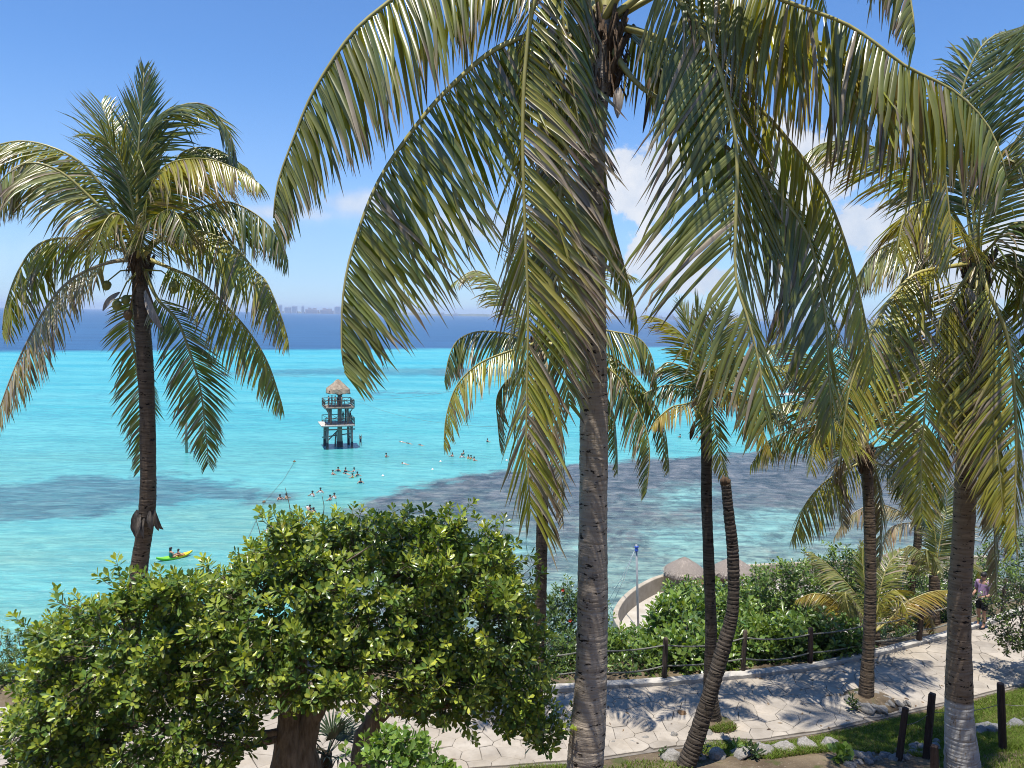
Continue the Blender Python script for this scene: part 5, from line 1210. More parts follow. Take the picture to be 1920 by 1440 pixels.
def litter():
    q = np.random.default_rng(21); n = 110; x = q.uniform(-9, 18, n); f = q.beta(.7, .7, n); y = yN(x) + (yF(x) - .3 - yN(x)) * f
    O = np.stack([x, y, np.full(n, ZP + .028)], 1); an = q.uniform(0, 6.28, n); D = np.stack([np.cos(an), np.sin(an), q.uniform(-.05, .12, n)], 1); Z = nrm(np.stack([q.normal(0, .25, n), q.normal(0, .25, n), np.ones(n)], 1))
    V, _, _ = leaf_arrays(O, nrm(D), Z, q.uniform(.05, .16, n), q.uniform(.025, .07, n)); c = np.array((.17, .11, .06)) * q.uniform(.5, 1.5, (n, 1))
    o = leaves_obj('leaf_litter', None, V, c); tag(o, 'scattered small brown leaves fallen on the pale path', 'litter')
litter()

# ------------------------------------------------------------------ stones
def rock_mesh(seed, mat, rough=0.28, sub=3):
    bm = bmesh.new(); bmesh.ops.create_icosphere(bm, subdivisions=sub, radius=1.0); q = np.random.default_rng(seed); ph = q.uniform(0, 6, 12); fr = q.uniform(1.5, 4.5, (6, 3))
    cuts = [nrm(q.normal(size=3)) for _ in range(7)]
    for v in bm.verts:
        p = np.array(v.co)
        for c in cuts:
            e = p @ c - 0.72
            if e > 0: p = p - c * e * 0.85
        n = sum(math.sin(float(fr[k] @ p) + ph[k]) for k in range(6)) / 6 + 0.35 * math.sin(9 * p[0] + ph[6]) * math.sin(8 * p[1] + ph[7]) * math.sin(10 * p[2])
        v.co = p * (1 + rough * n)
    me = bpy.data.meshes.new('rock'); bm.to_mesh(me); bm.free(); me.materials.append(mat); me.polygons.foreach_set('use_smooth', [sub > 2] * len(me.polygons))
    return me
RK_W = [rock_mesh(k, M_ROCK, 0.42) for k in range(7)]; RK_D = [rock_mesh(k + 20, M_ROCK_D, 0.2, 2) for k in range(6)]
ORD = ['first', 'second', 'third', 'fourth', 'fifth', 'sixth', 'seventh', 'eighth', 'ninth', 'tenth', 'eleventh', 'twelfth']
def rock(px, py, d, s, label, group, pool, q, cat='rock', sink=0.45, name='rock'):
    p = P(px, py, d); me = pool[q.randrange(len(pool))]; o = bpy.data.objects.new(name, me); COL.objects.link(o)
    sx, sy, sz = s * q.uniform(.8, 1.3), s * q.uniform(.7, 1.1), s * q.uniform(.5, .8)
    o.scale = (sx, sy, sz); o.rotation_euler = (q.uniform(-.3, .3), q.uniform(-.3, .3), q.uniform(0, 6.28)); o.location = (p.x, p.y, Hz(p.x, p.y) + sz * (0.7 - sink))
    return tag(o, label, cat, group)
q_ = random.Random(9)
edge = [(1110, 1412, .13), (1150, 1415, .15), (1185, 1410, .16), (1210, 1404, .17), (1228, 1405, .13), (1243, 1398, .16), (1262, 1398, .20), (1285, 1396, .14), (1328, 1394, .22), (1352, 1396, .17), (1370, 1390, .15), (1385, 1387, .14)]
for k, (a, b, s) in enumerate(edge):
    d = 9.15 * F_PX / (b - 596)
    rock(a, b, d, s * .62, ORD[k] + ' pale limestone lump from the left in the row edging the path', 'edging stones of the dry bed', RK_W, q_)
ring = [(1590, 1338, .15), (1606, 1352, .2), (1625, 1360, .24), (1648, 1358, .2), (1668, 1350, .17), (1660, 1336, .14), (1640, 1328, .12), (1605, 1328, .11), (1684, 1346, .14), (1700, 1345, .12)]
for k, (a, b, s) in enumerate(sorted(ring)): rock(a, b, 9.25 * F_PX / (b - 602), s * .85, ORD[k] + ' whitish stone from the left in the ring round the path palm', 'stones round the path palm', RK_W, q_).location.z += 0.10
for k, (a, b, s) in enumerate([(1255, 1442, .28), (1305, 1438, .30), (1345, 1434, .30), (1390, 1428, .33), (1432, 1424, .30), (1475, 1420, .32), (1515, 1417, .30), (1552, 1414, .28)]):
    d = 8.95 * F_PX / (b - 600)
    rock(a, b, d, s * .7, ORD[k] + ' limestone block from the left in the low wall along the bottom edge', 'blocks of the low bed wall', RK_W, q_)
for k in range(58):
    a = q_.uniform(1590, 1790); b = 1448 - (a - 1590) * 0.20 + q_.uniform(-18, 14)
    white = q_.random() < 0.18
    rock(a, b, 8.7 * F_PX / (b - 602), q_.uniform(.06, .14), 'broken grey stone in the rubble heap between the dark posts' if not white else 'white lump on the rubble heap between the dark posts', 'grey rubble stones' if not white else 'white rubble lumps', RK_W if white else RK_D, q_)
for k in range(34):
    a = q_.uniform(1815, 1930); b = 1392 - (a - 1815) * 0.22 + q_.uniform(-12, 12)
    rock(a, b, 8.8 * F_PX / (b - 605), q_.uniform(.06, .16), 'grey stone in the shaded pile right of the whitewashed trunk', 'stones right of the whitewashed palm', RK_D, q_)
o = rock(1278, 1362, 17.4, .14, 'reddish stone lying on the path by the young palm foot', None, [rock_mesh(77, M_NUT_B)], q_)
o = rock(1673, 1018, 62.0, .8, 'brown coral rock standing out of the reef shallows', None, [rock_mesh(78, simple('coral_rock', (0.16, 0.11, 0.06), (0.30, 0.22, 0.12), 3, .9, .2, .9))], q_); o.location.z = 0.05

def soil_mound(c, r_, h):
    mb = MB(); mb.lathe((c.x, c.y, ZP - .04), [(r_, 0), (r_ * .97, h * .5), (r_ * .7, h * .85), (r_ * .3, h), (.02, h)], 26, 0, .07)
    o = mb.build('soil', M_SOIL, None, True); tag(o, kind='structure')
soil_mound(P(1632, 1342, 18.1), .62, .16); soil_mound(P(1345, 1372, 16.9), .42, .13)
# ------------------------------------------------------------------ fences
def rope_fence():
    px = [(560, 1304), (740, 1298), (920, 1293), (1100, 1286), (1247, 1277), (1395, 1264), (1522, 1250), (1636, 1228), (1727, 1206), (1795, 1187), (1850, 1170), (1885, 1150), (1940, 1130)]
    pos = [G(a, b, ZP + .05) + Vector((0, 0.12, 0)) for a, b in px]; root = empty('rope_fence', pos[4], 'weathered wooden post and rope fence along the seaward edge of the path', 'fence')
    tops = []
    for k, p in enumerate(pos):
        lean = Vector((random.uniform(-.03, .03), random.uniform(-.03, .03), 0)); h = random.uniform(1.02, 1.14); r_ = random.uniform(.062, .078)
        mb = MB(); ax = [p - Vector((0, 0, .3)), p + lean * .3 + Vector((0, 0, h * .3)), p + lean * .7 + Vector((0, 0, h * .7)), p + lean + Vector((0, 0, h - .04)), p + lean + Vector((0, 0, h))]
        mb.tube(ax, [r_ * 1.05, r_, r_ * .97, r_ * .93, r_ * .55], 10); mb.build('post', M_WOOD if k not in (6,) else M_WOOD_D, root, True)
        tops.append([p + lean * .85 + Vector((0, -.02, h * .83)), p + lean * .35 + Vector((0, -.02, h * .33))])
    for j, nm in ((0, 'upper_rope'), (1, 'lower_rope')):
        pts = []
        for k in range(len(pos) - 1):
            a, b = tops[k][j], tops[k + 1][j]; sag = (a - b).length * random.uniform(.025, .06)
            for i in range(10): t = i / 10; pts.append(a.lerp(b, t) - Vector((0, 0, sag * 4 * t * (1 - t))))
        pts.append(tops[-1][j]); mb = MB(); mb.tube(pts, .021, 7); mb.build(nm, M_ROPE, root, True)
rope_fence()
def near_fence():
    spec = [(1684, 1432, 1698, 1327, .075, 14.9), (1737, 1418, 1748, 1300, .085, 15.0), (1752, 1470, 1752, 1398, .085, 14.2), (1882, 1402, 1876, 1281, .075, 15.0), (1985, 1380, 1978, 1270, .075, 15.1)]
    b0 = P(1684, 1432, 14.9); root = empty('wire_fence', (b0.x, b0.y, Hz(b0.x, b0.y)), 'near-black square wooden posts with slack wire on the grass in front of the whitewashed palm', 'fence'); tp = []
    for a, b, c, e, r_, d in spec:
        p0, p1 = P(a, b, d), P(c, e, d); p0 = Vector((p0.x, p0.y, Hz(p0.x, p0.y) - .15)); mb = MB(); mb.tube([p0, p0.lerp(p1, .35), p0.lerp(p1, .7), p0.lerp(p1, .985), p1], [r_, r_, r_ * .97, r_ * .94, r_ * .8], 4 if d < 15.05 and a < 1870 else 9)
        mb.build('post', M_WOOD_D, root); tp.append((p0, p1))
    mb = MB(); pts = []
    for (a, b), f in ((tp[0], .72), (tp[1], .74), (tp[3], .72), (tp[4], .70)): pts.append(a.lerp(b, f))
    W = []
    for k in range(len(pts) - 1):
        for i in range(8): t = i / 8; W.append(pts[k].lerp(pts[k + 1], t) - Vector((0, 0, .08 * 4 * t * (1 - t))))
    W.append(pts[-1]); mb.tube(W, .007, 5); mb.build('wire', M_ROPE, root, True)
near_fence()

# ------------------------------------------------------------------ terrace things
def palapa(label, px, py, d, w, h_eave):
    a = P(px, py, d); r_ = w / 2; root = empty('thatched_shade', (a.x, a.y, ZT), label, 'sun shade', 'thatched shades on the terrace')
    hz = a.z - ZT; he = hz - 1.0
    mb = MB(); prof = [(.03, hz), (.15, hz - .07), (r_ * .38, hz - .30), (r_ * .66, hz - .56), (r_ * .88, hz - .80), (r_ * .99, hz - 1.0), (r_ * 1.01, he - .22), (r_ * .93, he - .2), (r_ * .6, he + .3), (.1, hz - .3)]
    mb.lathe((a.x, a.y, ZT), prof, 44, 0, 0.022); mb.build('thatch', M_THATCH, root, False)
    q = random.Random(int(px)); mb = MB()
    for k in range(150):
        an = q.uniform(0, 6.283); rr = r_ * q.uniform(.95, 1.02); z0 = ZT + he + q.uniform(-.2, .05); p = Vector((a.x + rr * math.cos(an), a.y + rr * math.sin(an), z0)); s = Vector((-math.sin(an), math.cos(an), 0)) * .03; ou = Vector((math.cos(an), math.sin(an), 0))
        mb.add([p - s, p + s, p + ou * .05 - Vector((0, 0, q.uniform(.1, .25)))], [(0, 1, 2)])
    o = mb.build('eave_fringe', M_THATCH, root); tag(o, kind='stuff'); mb = MB()
    for k in range(800):
        an = q.uniform(0, 6.283); f = math.sqrt(q.uniform(.02, 1)); z1 = ZT + hz - 1.0 * f ** 1.15 + .03; p = Vector((a.x + r_ * f * math.cos(an), a.y + r_ * f * math.sin(an), z1)); ou = Vector((math.cos(an), math.sin(an), 0)); s = Vector((-math.sin(an), math.cos(an), 0)) * .022
        mb.add([p - s, p + s, p + ou * .26 + Vector((0, 0, q.uniform(-.22, -.12)))], [(0, 1, 2)])
    o = mb.build('thatch_straws', M_STRAW, root); tag(o, kind='stuff')
    mb = MB(); mb.tube([(a.x, a.y, ZT), (a.x, a.y, ZT + hz - .1)], .07, 10); mb.build('pole', M_WOOD, root, True)
palapa('thatched sun shade at the curve of the sea wall, left of the pair', 1284, 1044, 53, 2.9, 2)
palapa('thatched sun shade half hidden by the bare leaning trunk, right of the pair', 1376, 1044, 54, 3.1, 2)
palapa('small thatched shade peeping out behind the young palms', 1675, 1034, 56, 2.7, 2)
palapa('low thatch edge among the leaves nearest the shore steps', 1412, 1078, 47, 2.2, 2)
def mast():
    b = P(1197, 1190, 46); top = P(1193, 1021, 46); root = empty('mast', (b.x, b.y, ZT), 'thin grey mast with a blue fitting and white stays beside the curved wall', 'mast')
    mb = MB(); mb.tube([(b.x, b.y, ZT), top], [.075, .065], 10); mb.build('pole', M_METAL, root, True)
    c = P(1193.5, 1029, 46); mb = MB(); mb.lathe((c.x, c.y, c.z - .16), [(.10, 0), (.12, .03), (.12, .13), (.09, .16), (.09, .2), (.13, .24), (.13, .32), (.1, .34)], 12); mb.build('blue_fitting', M_BLUE, root, True)
    for e in ((1140, 1128), (1146, 1137)):
        z = G(*e, 0.2); mb = MB(); mb.tube([c - Vector((0.1, 0, .1)), (c + z) / 2 - Vector((0, 0, .12)), z], .022, 6); mb.build('stay_rope', M_ROPE_W, root, True)
mast()
def deck_edge():
    a, b = G(1300, 1082, 1.6), G(1410, 1074, 1.6); mb = MB(); m = (a + b) / 2; d = b - a; ang = math.atan2(d.y, d.x)
    root = empty('bench_wall', (m.x, m.y, ZT), 'low terracotta bench under the pair of thatched shades', 'bench')
    mb.box((m.x, m.y, ZT + .27), d.length, .5, .5, ang); mb.build('seat', simple('terracotta_render', (.42, .24, .14), (.52, .32, .2), 2), root)
deck_edge()

# ------------------------------------------------------------------ people
def skin_mesh(name, verts, edges, radii, sub=2, root=0, mat=None):
    me = bpy.data.meshes.new(name); me.from_pydata(verts, edges, []); me.update()
    o = bpy.data.objects.new(name, me); COL.objects.link(o)
    md = o.modifiers.new('s', 'SKIN'); md.use_smooth_shade = True
    for i, r_ in enumerate(radii):
        sv = me.skin_vertices[0].data[i]; sv.radius = r_ if isinstance(r_, tuple) else (r_, r_); sv.use_root = (i == root)
    sb = o.modifiers.new('u', 'SUBSURF'); sb.levels = sub; sb.render_levels = sub
    dg = bpy.context.evaluated_depsgraph_get(); out = bpy.data.meshes.new_from_object(o.evaluated_get(dg)); out.name = name
    bpy.data.objects.remove(o); bpy.data.meshes.remove(me)
    out.materials.clear()
    if mat is not None: out.materials.append(mat)
    return out
def ellipsoid(mb, c, rx, ry, rz, n=12, m=8, z0=-1.0, z1=1.0):
    c = Vector(c); V = []
    for i in range(m + 1):
        t = math.asin(max(-1, min(1, z0 + (z1 - z0) * i / m)))
        for k in range(n): an = 2 * math.pi * k / n; V.append(c + Vector((rx * math.cos(t) * math.cos(an), ry * math.cos(t) * math.sin(an), rz * math.sin(t))))
    mb.add(V, [(i * n + k, i * n + (k + 1) % n, (i + 1) * n + (k + 1) % n, (i + 1) * n + k) for i in range(m) for k in range(n)] + [tuple(reversed(range(n))), tuple(m * n + k for k in range(n))])

def standing_person(label, foot, rz, shirt, shorts, arms='reach', group=None, scale=1.0, detail=2, fingers=True):
    """faces local -Y; height about 1.72"""
    root = empty('person', foot, label, 'person', group)
    lf, rf = (-.09, .02), (.11, -.03)
    V = [(0, 0, .95), (0, .01, 1.10), (0, .02, 1.28), (0, .015, 1.42), (0, .0, 1.49), (0, -.03, 1.56), (0, -.035, 1.64)]
    E = [(0, 1), (1, 2), (2, 3), (3, 4), (4, 5), (5, 6)]; Rr = [(.145, .11), (.135, .10), (.155, .105), (.13, .085), (.052, .055), (.07, .085), (.062, .075)]
    def chain(start, pts, rs):
        p = start
        for q, r_ in zip(pts, rs): V.append(q); Rr.append(r_); E.append((p, len(V) - 1)); p = len(V) - 1
        return p
    for sx, (fx, fy) in ((-1, lf), (1, rf)):
        chain(0, [(sx * .085, 0, .86), (fx * .95, fy - .01, .66), (fx, fy - .015, .49), (fx, fy + .01, .33), (fx, fy + .01, .10), (fx, fy - .03, .045), (fx, fy - .13, .03)], [.085, .078, .056, .058, .038, .04, .035])
    hands = []
    for sx in (-1, 1):
        if arms == 'reach': pts = [(sx * .17, .02, 1.40), (sx * .215, .03, 1.26), (sx * .225, .05, 1.12), (sx * .20, -.08, 1.06), (sx * .16, -.20, 1.05)]
        elif arms == 'up': pts = [(sx * .17, 0, 1.42), (sx * .20, -.02, 1.56), (sx * .18, -.03, 1.70), (sx * .13, -.03, 1.84), (sx * .09, -.03, 1.96)]
        else: pts = [(sx * .17, .01, 1.40), (sx * .22, .02, 1.26), (sx * .235, .03, 1.13), (sx * .24, .0, 1.0), (sx * .235, -.03, .90)]
        e = chain(3, pts, [.062, .052, .043, .038, .028]); hd = Vector(pts[-1]) - Vector(pts[-2]); hd.normalize()
        pe = Vector(pts[-1]) + hd * .07; pe_i = chain(e, [tuple(pe)], [(.036, .022)])
        if fingers:
            side = hd.cross(Vector((sx, 0, 0))).normalized() if abs(hd.x) < .9 else Vector((0, 0, 1))
            for k, fl in enumerate((.065, .075, .07, .055)):
                b = pe + side * (k - 1.5) * .019; chain(pe_i, [tuple(b + hd * .03), tuple(b + hd * (.03 + fl * .55) + Vector((-sx * .012, 0, -.006))), tuple(b + hd * (.02 + fl) + Vector((-sx * .035, 0, -.012)))], [.0095, .009, .0075])
            chain(e, [tuple(Vector(pts[-1]) + side * -.03 + hd * .03), tuple(Vector(pts[-1]) + side * -.045 + hd * .07 + Vector((-sx * .02, 0, 0)))], [.011, .009])
    body = skin_mesh('body', V, E, Rr, detail, 0, M_SKIN)
    b = link_mesh('body', body, root)
    # face: nose, ears, brow ridge stay small; eyes
    mb = MB(); ellipsoid(mb, (0, -.122, 1.595), .013, .022, .022, 8, 6); ellipsoid(mb, (-.074, -.02, 1.60), .012, .02, .032, 8, 6); ellipsoid(mb, (.074, -.02, 1.60), .012, .02, .032, 8, 6)
    link_mesh('face_features', mb.mesh('face_features', smooth=True), root, M_SKIN)
    mb = MB(); ellipsoid(mb, (0, -.015, 1.655), .086, .102, .082, 16, 8, -.35, 1.0); ellipsoid(mb, (0, .03, 1.61), .080, .070, .08, 16, 8); link_mesh('hair', mb.mesh('hair', smooth=True), root, M_HAIR)
    sv = [(0, 0, .93), (0, .01, 1.08), (0, .02, 1.28), (0, .015, 1.42), (0, .005, 1.475)]; sr = [(.165, .135), (.158, .128), (.172, .125), (.142, .098), (.06, .06)]; se = [(0, 1), (1, 2), (2, 3), (3, 4)]
    for sx in (-1, 1):
        i = len(sv); up = arms == 'up'
        sv += [(sx * .17, .02 if not up else 0, 1.40 if not up else 1.43), (sx * .218, .03 if not up else -.02, 1.25 if not up else 1.55), (sx * .226, .042 if not up else -.025, 1.16 if not up else 1.62)]; sr += [.078, .072, .074]; se += [(3, i), (i, i + 1), (i + 1, i + 2)]
    link_mesh('shirt', skin_mesh('shirt', sv, se, sr, detail, 1, shirt), root)
    pv = [(0, 0, .98), (0, 0, .90)]; pr = [(.155, .125), (.16, .13)]; pe2 = [(0, 1)]
    for sx, (fx, fy) in ((-1, lf), (1, rf)):
        i = len(pv); pv += [(sx * .088, 0, .80), (fx * .96, fy - .01, .64), (fx * .98, fy - .012, .56)]; pr += [.105, .098, .10]; pe2 += [(1, i), (i, i + 1), (i + 1, i + 2)]
    link_mesh('shorts', skin_mesh('shorts', pv, pe2, pr, detail, 0, shorts), root)
    for fx, fy in (lf, rf):
        mb = MB(); ellipsoid(mb, (fx, fy - .05, .03), .05, .135, .042, 12, 6, -.7, 1.0); link_mesh('shoe', mb.mesh('shoe', smooth=True), root, M_SHORTS)
    root.rotation_euler = (0, 0, rz); root.scale = (scale,) * 3
    return root
pf = G(1838, 1176, ZP + .02)
standing_person('dark-haired person in lilac T-shirt and black shorts standing on the path', pf, R(-62), M_SHIRT, M_SHORTS, 'reach')

# far standing figure shared by the tower visitors
def far_person_meshes(arms):
    V = [(0, 0, .95), (0, .01, 1.12), (0, .02, 1.30), (0, .015, 1.42), (0, 0, 1.50), (0, -.02, 1.62)]; E = [(0, 1), (1, 2), (2, 3), (3, 4), (4, 5)]; Rr = [(.15, .11), (.14, .10), (.16, .11), (.13, .09), .055, (.09, .11)]
    def chain(start, pts, rs):
        p = start
        for q, r_ in zip(pts, rs): V.append(q); Rr.append(r_); E.append((p, len(V) - 1)); p = len(V) - 1
    for sx in (-1, 1):
        chain(0, [(sx * .09, 0, .85), (sx * .10, -.01, .50), (sx * .10, .01, .10), (sx * .10, -.10, .04)], [.09, .06, .042, .035])
        a = [(sx * .17, .02, 1.40), (sx * .22, .02, 1.18), (sx * .2, -.1, 1.02), (sx * .18, -.2, 1.0)] if arms == 'down' else [(sx * .17, 0, 1.43), (sx * .2, -.02, 1.65), (sx * .12, -.03, 1.9), (sx * .1, -.03, 2.02)]
        chain(3, a, [.06, .045, .036, .03])
    body = skin_mesh('body', V, E, Rr, 1, 0, M_SKIN)
    sh = skin_mesh('clothing', [(0, 0, .80), (0, .01, 1.05), (0, .02, 1.30), (0, .015, 1.42), (-.19, .02, 1.36), (.19, .02, 1.36)], [(0, 1), (1, 2), (2, 3), (3, 4), (3, 5)], [(.18, .14), (.165, .13), (.18, .13), (.14, .1), .08, .08], 1, 1, None)
    mb = MB(); ellipsoid(mb, (0, 0, 1.66), .105, .12, .10, 10, 6, -.3, 1.0); hair = mb.mesh('hair', smooth=True); hair.materials.append(M_HAIR)
    return body, sh, hair
FP = {'down': far_person_meshes('down'), 'up': far_person_meshes('up')}
def far_person(label, loc, rz, cloth, arms='down', group=None, name='person', s=1.0):
    root = empty(name, loc, label, 'person', group); b, c, h = FP[arms]
    link_mesh('body', b, root); cl = link_mesh('clothing', c, root)
    if not c.materials: c.materials.append(cloth)
    cl.material_slots[0].link = 'OBJECT'; cl.material_slots[0].material = cloth
    link_mesh('hair', h, root); root.rotation_euler = (0, 0, rz); root.scale = (s,) * 3
    return root

# ------------------------------------------------------------------ tower in the sea
def tower():
    c = G(634, 838, 0); ux = Vector((0.94, 0.34, 0)).normalized(); uy = Vector((-ux.y, ux.x, 0)); ang = math.atan2(ux.y, ux.x)
    root = empty('zip_line_tower', (c.x, c.y, 0), 'two-storey timber platform on stilts in the turquoise water with a thatched roof', 'tower')
    def L(x, y, z): return c + ux * x + uy * y + Vector((0, 0, z))
    s = 1.78
    for x in (-s, s):
        for y in (-s, s):
            lg = MB(); lg.tube([L(x * 1.04, y * 1.04, -2), L(x, y, 3.5)], .20, 10); o = lg.build('leg', M_WOOD_G, root, True)
            w = MB(); w.tube([L(x * 1.035, y * 1.035, -1), L(x * 1.02, y * 1.02, 1.05)], [.215, .205], 10); w.build('waterline_stain', M_WOOD_W, o, True)
    col_ = MB(); col_.tube([L(.25, 0, -2), L(.25, 0, 1.3), L(.25, 0, 3.5), L(.25, 0, 9.0)], [.52, .42, .34, .30], 14); o = col_.build('central_column', M_WOOD_G, root, True)
    w = MB(); w.tube([L(.25, 0, -1), L(.25, 0, .9)], [.53, .47], 14); w.build('waterline_stain', M_WOOD_W, o, True)
    for a, b, r_ in (((-2.3, -s, 2.95), (2.3, -s, 2.95), .10), ((-2.3, s, 2.95), (2.3, s, 2.95), .10), ((-s, -2.3, 3.15), (-s, 2.3, 3.15), .10), ((s, -2.3, 3.15), (s, 2.3, 3.15), .10),
                     ((-s, s, .3), (.9, s, 3.0), .10), ((-2.2, s, 1.3), (2.2, s, 1.75), .09), ((-s, -2.1, 1.5), (-s, 2.1, 1.5), .09), ((s, -2.1, 1.5), (s, 2.1, 1.5), .09), ((-.4, .8, -1), (-.25, .5, 2.2), .13)):
        mb = MB(); mb.tube([L(*a), L(*b)], r_, 8); mb.build('brace', M_WOOD_G, root, True)
    mb = MB(); V = []
    for k in range(24):
        x0 = -2.75 + k * 5.0 / 24; mb.box(L(x0 + .1, 0, 3.6), .19, 4.9, .13, ang)
    mb.box(L(-.2, 0, 3.48), 4.9, 4.6, .10, ang); mb.build('lower_deck', M_DECK, root)
    mb = MB()
    for k in range(22): mb.box(L(-2.1 + k * .2, 0, 6.25), .19, 4.3, .11, ang)
    mb.box(L(0, 0, 6.13), 4.3, 4.1, .10, ang); mb.build('upper_deck', M_WOOD_G, root)
    for x, y in ((-1.2, -1.2), (1.3, -1.2), (-1.2, 1.2), (1.3, 1.2)):
        mb = MB(); mb.tube([L(x, y, 3.6), L(x, y, 6.1)], .15, 8); mb.build('upper_post', M_WOOD_G, root, True)
        mb = MB(); mb.tube([L(x, y, 4.9), L(x * 1.5, y * 1.5, 6.1)], .08, 6); mb.build('brace', M_WOOD_G, root, True)
    def rail(z, hx, hy, skip):
        for (x0, y0), (x1, y1), nm in (((-hx, -hy), (hx, -hy), 'f'), ((hx, -hy), (hx, hy), 'r'), ((hx, hy), (-hx, hy), 'b'), ((-hx, hy), (-hx, -hy), 'l')):
            if nm in skip: continue
            mb = MB(); n = 3
            for k in range(n + 1):
                t = k / n; mb.tube([L(x0 + (x1 - x0) * t, y0 + (y1 - y0) * t, z), L(x0 + (x1 - x0) * t, y0 + (y1 - y0) * t, z + 1.05)], .05, 6)
            mb.tube([L(x0, y0, z + 1.05), L(x1, y1, z + 1.05)], .05, 6); mb.tube([L(x0, y0, z + .15), L(x1, y1, z + .15)], .04, 6)
            for k in range(n):
                a, b = k / n, (k + 1) / n
                for za, zb in ((.15, 1.05), (1.05, .15)): mb.tube([L(x0 + (x1 - x0) * a, y0 + (y1 - y0) * a, z + za), L(x0 + (x1 - x0) * b, y0 + (y1 - y0) * b, z + zb)], .028, 5)
            mb.build('railing', M_WOOD, root)
    rail(6.31, 2.15, 2.05, ''); rail(3.67, 2.15, 2.2, 'l')
    mb = MB(); rr = 1.9
    for prof in ([(.05, 10.35), (.3, 10.2), (1.1, 9.55), (1.75, 8.95), (rr, 8.45), (rr - .03, 8.28), (rr - .3, 8.42), (1.2, 9.1), (.2, 9.8)],):
        n = 8; V = []
        for r_, z in prof:
            for k in range(n * 4):
                an = 2 * math.pi * k / (n * 4); sq = 1 + .10 * math.cos(4 * (an - .785)); V.append(L(r_ * sq * math.cos(an) + random.uniform(-.07, .07), r_ * sq * math.sin(an) + random.uniform(-.07, .07), z + random.uniform(-.08, .08)))
        m = n * 4; mb.add(V, [(i * m + k, (i + 1) * m + k, (i + 1) * m + (k + 1) % m, i * m + (k + 1) % m) for i in range(len(prof) - 1) for k in range(m)])
    mb.build('thatched_roof', simple('tan_thatch', (0.22, 0.16, 0.11), (0.44, 0.36, 0.27), 2.5, .95, .1, 1.0, (1, 1, 2.5), .12), root)  # rough tan thatch, the roof's own colour
    for x, y in ((-1, -1), (1, -1), (1, 1), (-1, 1)):
        mb = MB(); mb.tube([L(.25, 0, 7.9), L(x * 1.5, y * 1.5, 8.75)], .07, 6); mb.build('rafter', M_WOOD, root, True)
    g = 'visitors on the tower platforms'
    for k, (x, y, cl, lb) in enumerate(((-1.55, -1.5, M_NAVY, 'dark-clad visitor leftmost of the row on the upper tower deck'), (-1.05, -1.25, M_NAVY, 'second dark-clad visitor from the left on the upper tower deck'), (-.6, -1.55, M_TEALC, 'visitor third from the left in teal on the upper tower deck'),
                                        (-.15, -1.3, M_NAVY, 'visitor standing just left of the tower column on the upper deck'), (.35, -1.6, M_WOOD_G, 'visitor in grey in front of the tower column on the upper deck'))):
        far_person(lb, L(x, y, 6.31), random.uniform(-2, 2), cl, 'down', g)
    for x, y, cl, lb in ((-1.2, -1.0, M_NAVY, 'dark-clad visitor on the lower tower deck left of the column'), (1.6, .2, M_NAVY, 'dark-clad visitor at the right rail of the lower tower deck'), (.9, 1.2, M_TEALC, 'visitor half hidden behind the lower tower column'), (1.95, 1.1, M_NAVY, 'visitor at the rear right corner of the lower tower deck')):
        far_person(lb, L(x, y, 3.67), random.uniform(-2, 2), cl, 'down', g)
    rd = P(676, 836, 117.0); far_person('person in a dark vest hanging by raised arms from a cable right of the tower', rd - Vector((0, 0, .2)), 0.3, M_NAVY, 'up', None)
    top = L(2.0, -1.5, 7.5)
    for e, lb, nm in ((P(980, 800, 70), 'thin dark cable from the tower towards the shore palms', 'cable'), (P(1010, 690, 88), 'upper thin cable leaving the tower to the right', 'cable')):
        mb = MB(); mb.tube([top.lerp(e, i / 12) - Vector((0, 0, 1.2 * 4 * (i / 12) * (1 - i / 12))) for i in range(13)], .012, 5); o = mb.build(nm, M_ROPE, None, True); tag(o, lb, 'cable')
tower()
def far_platform():
    c = G(1483, 768, 0); root = empty('swim_platform', (c.x, c.y, 0), 'dark covered swim platform far out in the turquoise water seen through the fronds', 'platform')
    for x in (-2.4, 0, 2.4):
        for y in (-2, 2):
            mb = MB(); mb.tube([c + Vector((x, y, -1)), c + Vector((x, y, 3.4))], .2, 8); mb.build('leg', M_WOOD_W, root, True)
    mb = MB(); mb.box(c + Vector((0, 0, 3.5)), 6, 5, .25); mb.build('deck', M_DECK, root)
    mb = MB(); mb.lathe((c.x, c.y, 3.9), [(.6, 0), (.8, .1), (.8, .9), (.2, 1.3)], 12); mb.build('kiosk', M_WOOD_D, root)
    mb = MB(); mb.box(c + Vector((-4.5, 0, 3.0)), 5, .3, .25); mb.build('gangway', M_WOOD_W, root)
    mb = MB(); mb.tube([c + Vector((-7, 0, -1)), c + Vector((-7, 0, 3.8))], .3, 8); mb.build('mooring_pile', M_WOOD_W, root, True)
far_platform()
pp = G(350, 849, 0); mb = MB(); mb.tube([pp + Vector((0, 0, -1)), pp + Vector((0, 0, 7.5))], [.2, .16], 10)
for k in range(9): mb.box(pp + Vector((0, 0, .7 + k * .7)), .6, .1, .08)
o = mb.build('pile', M_WOOD_G, None, True, loc=pp); tag(o, 'single runged timber pile standing in the water behind the left palm', 'pile')

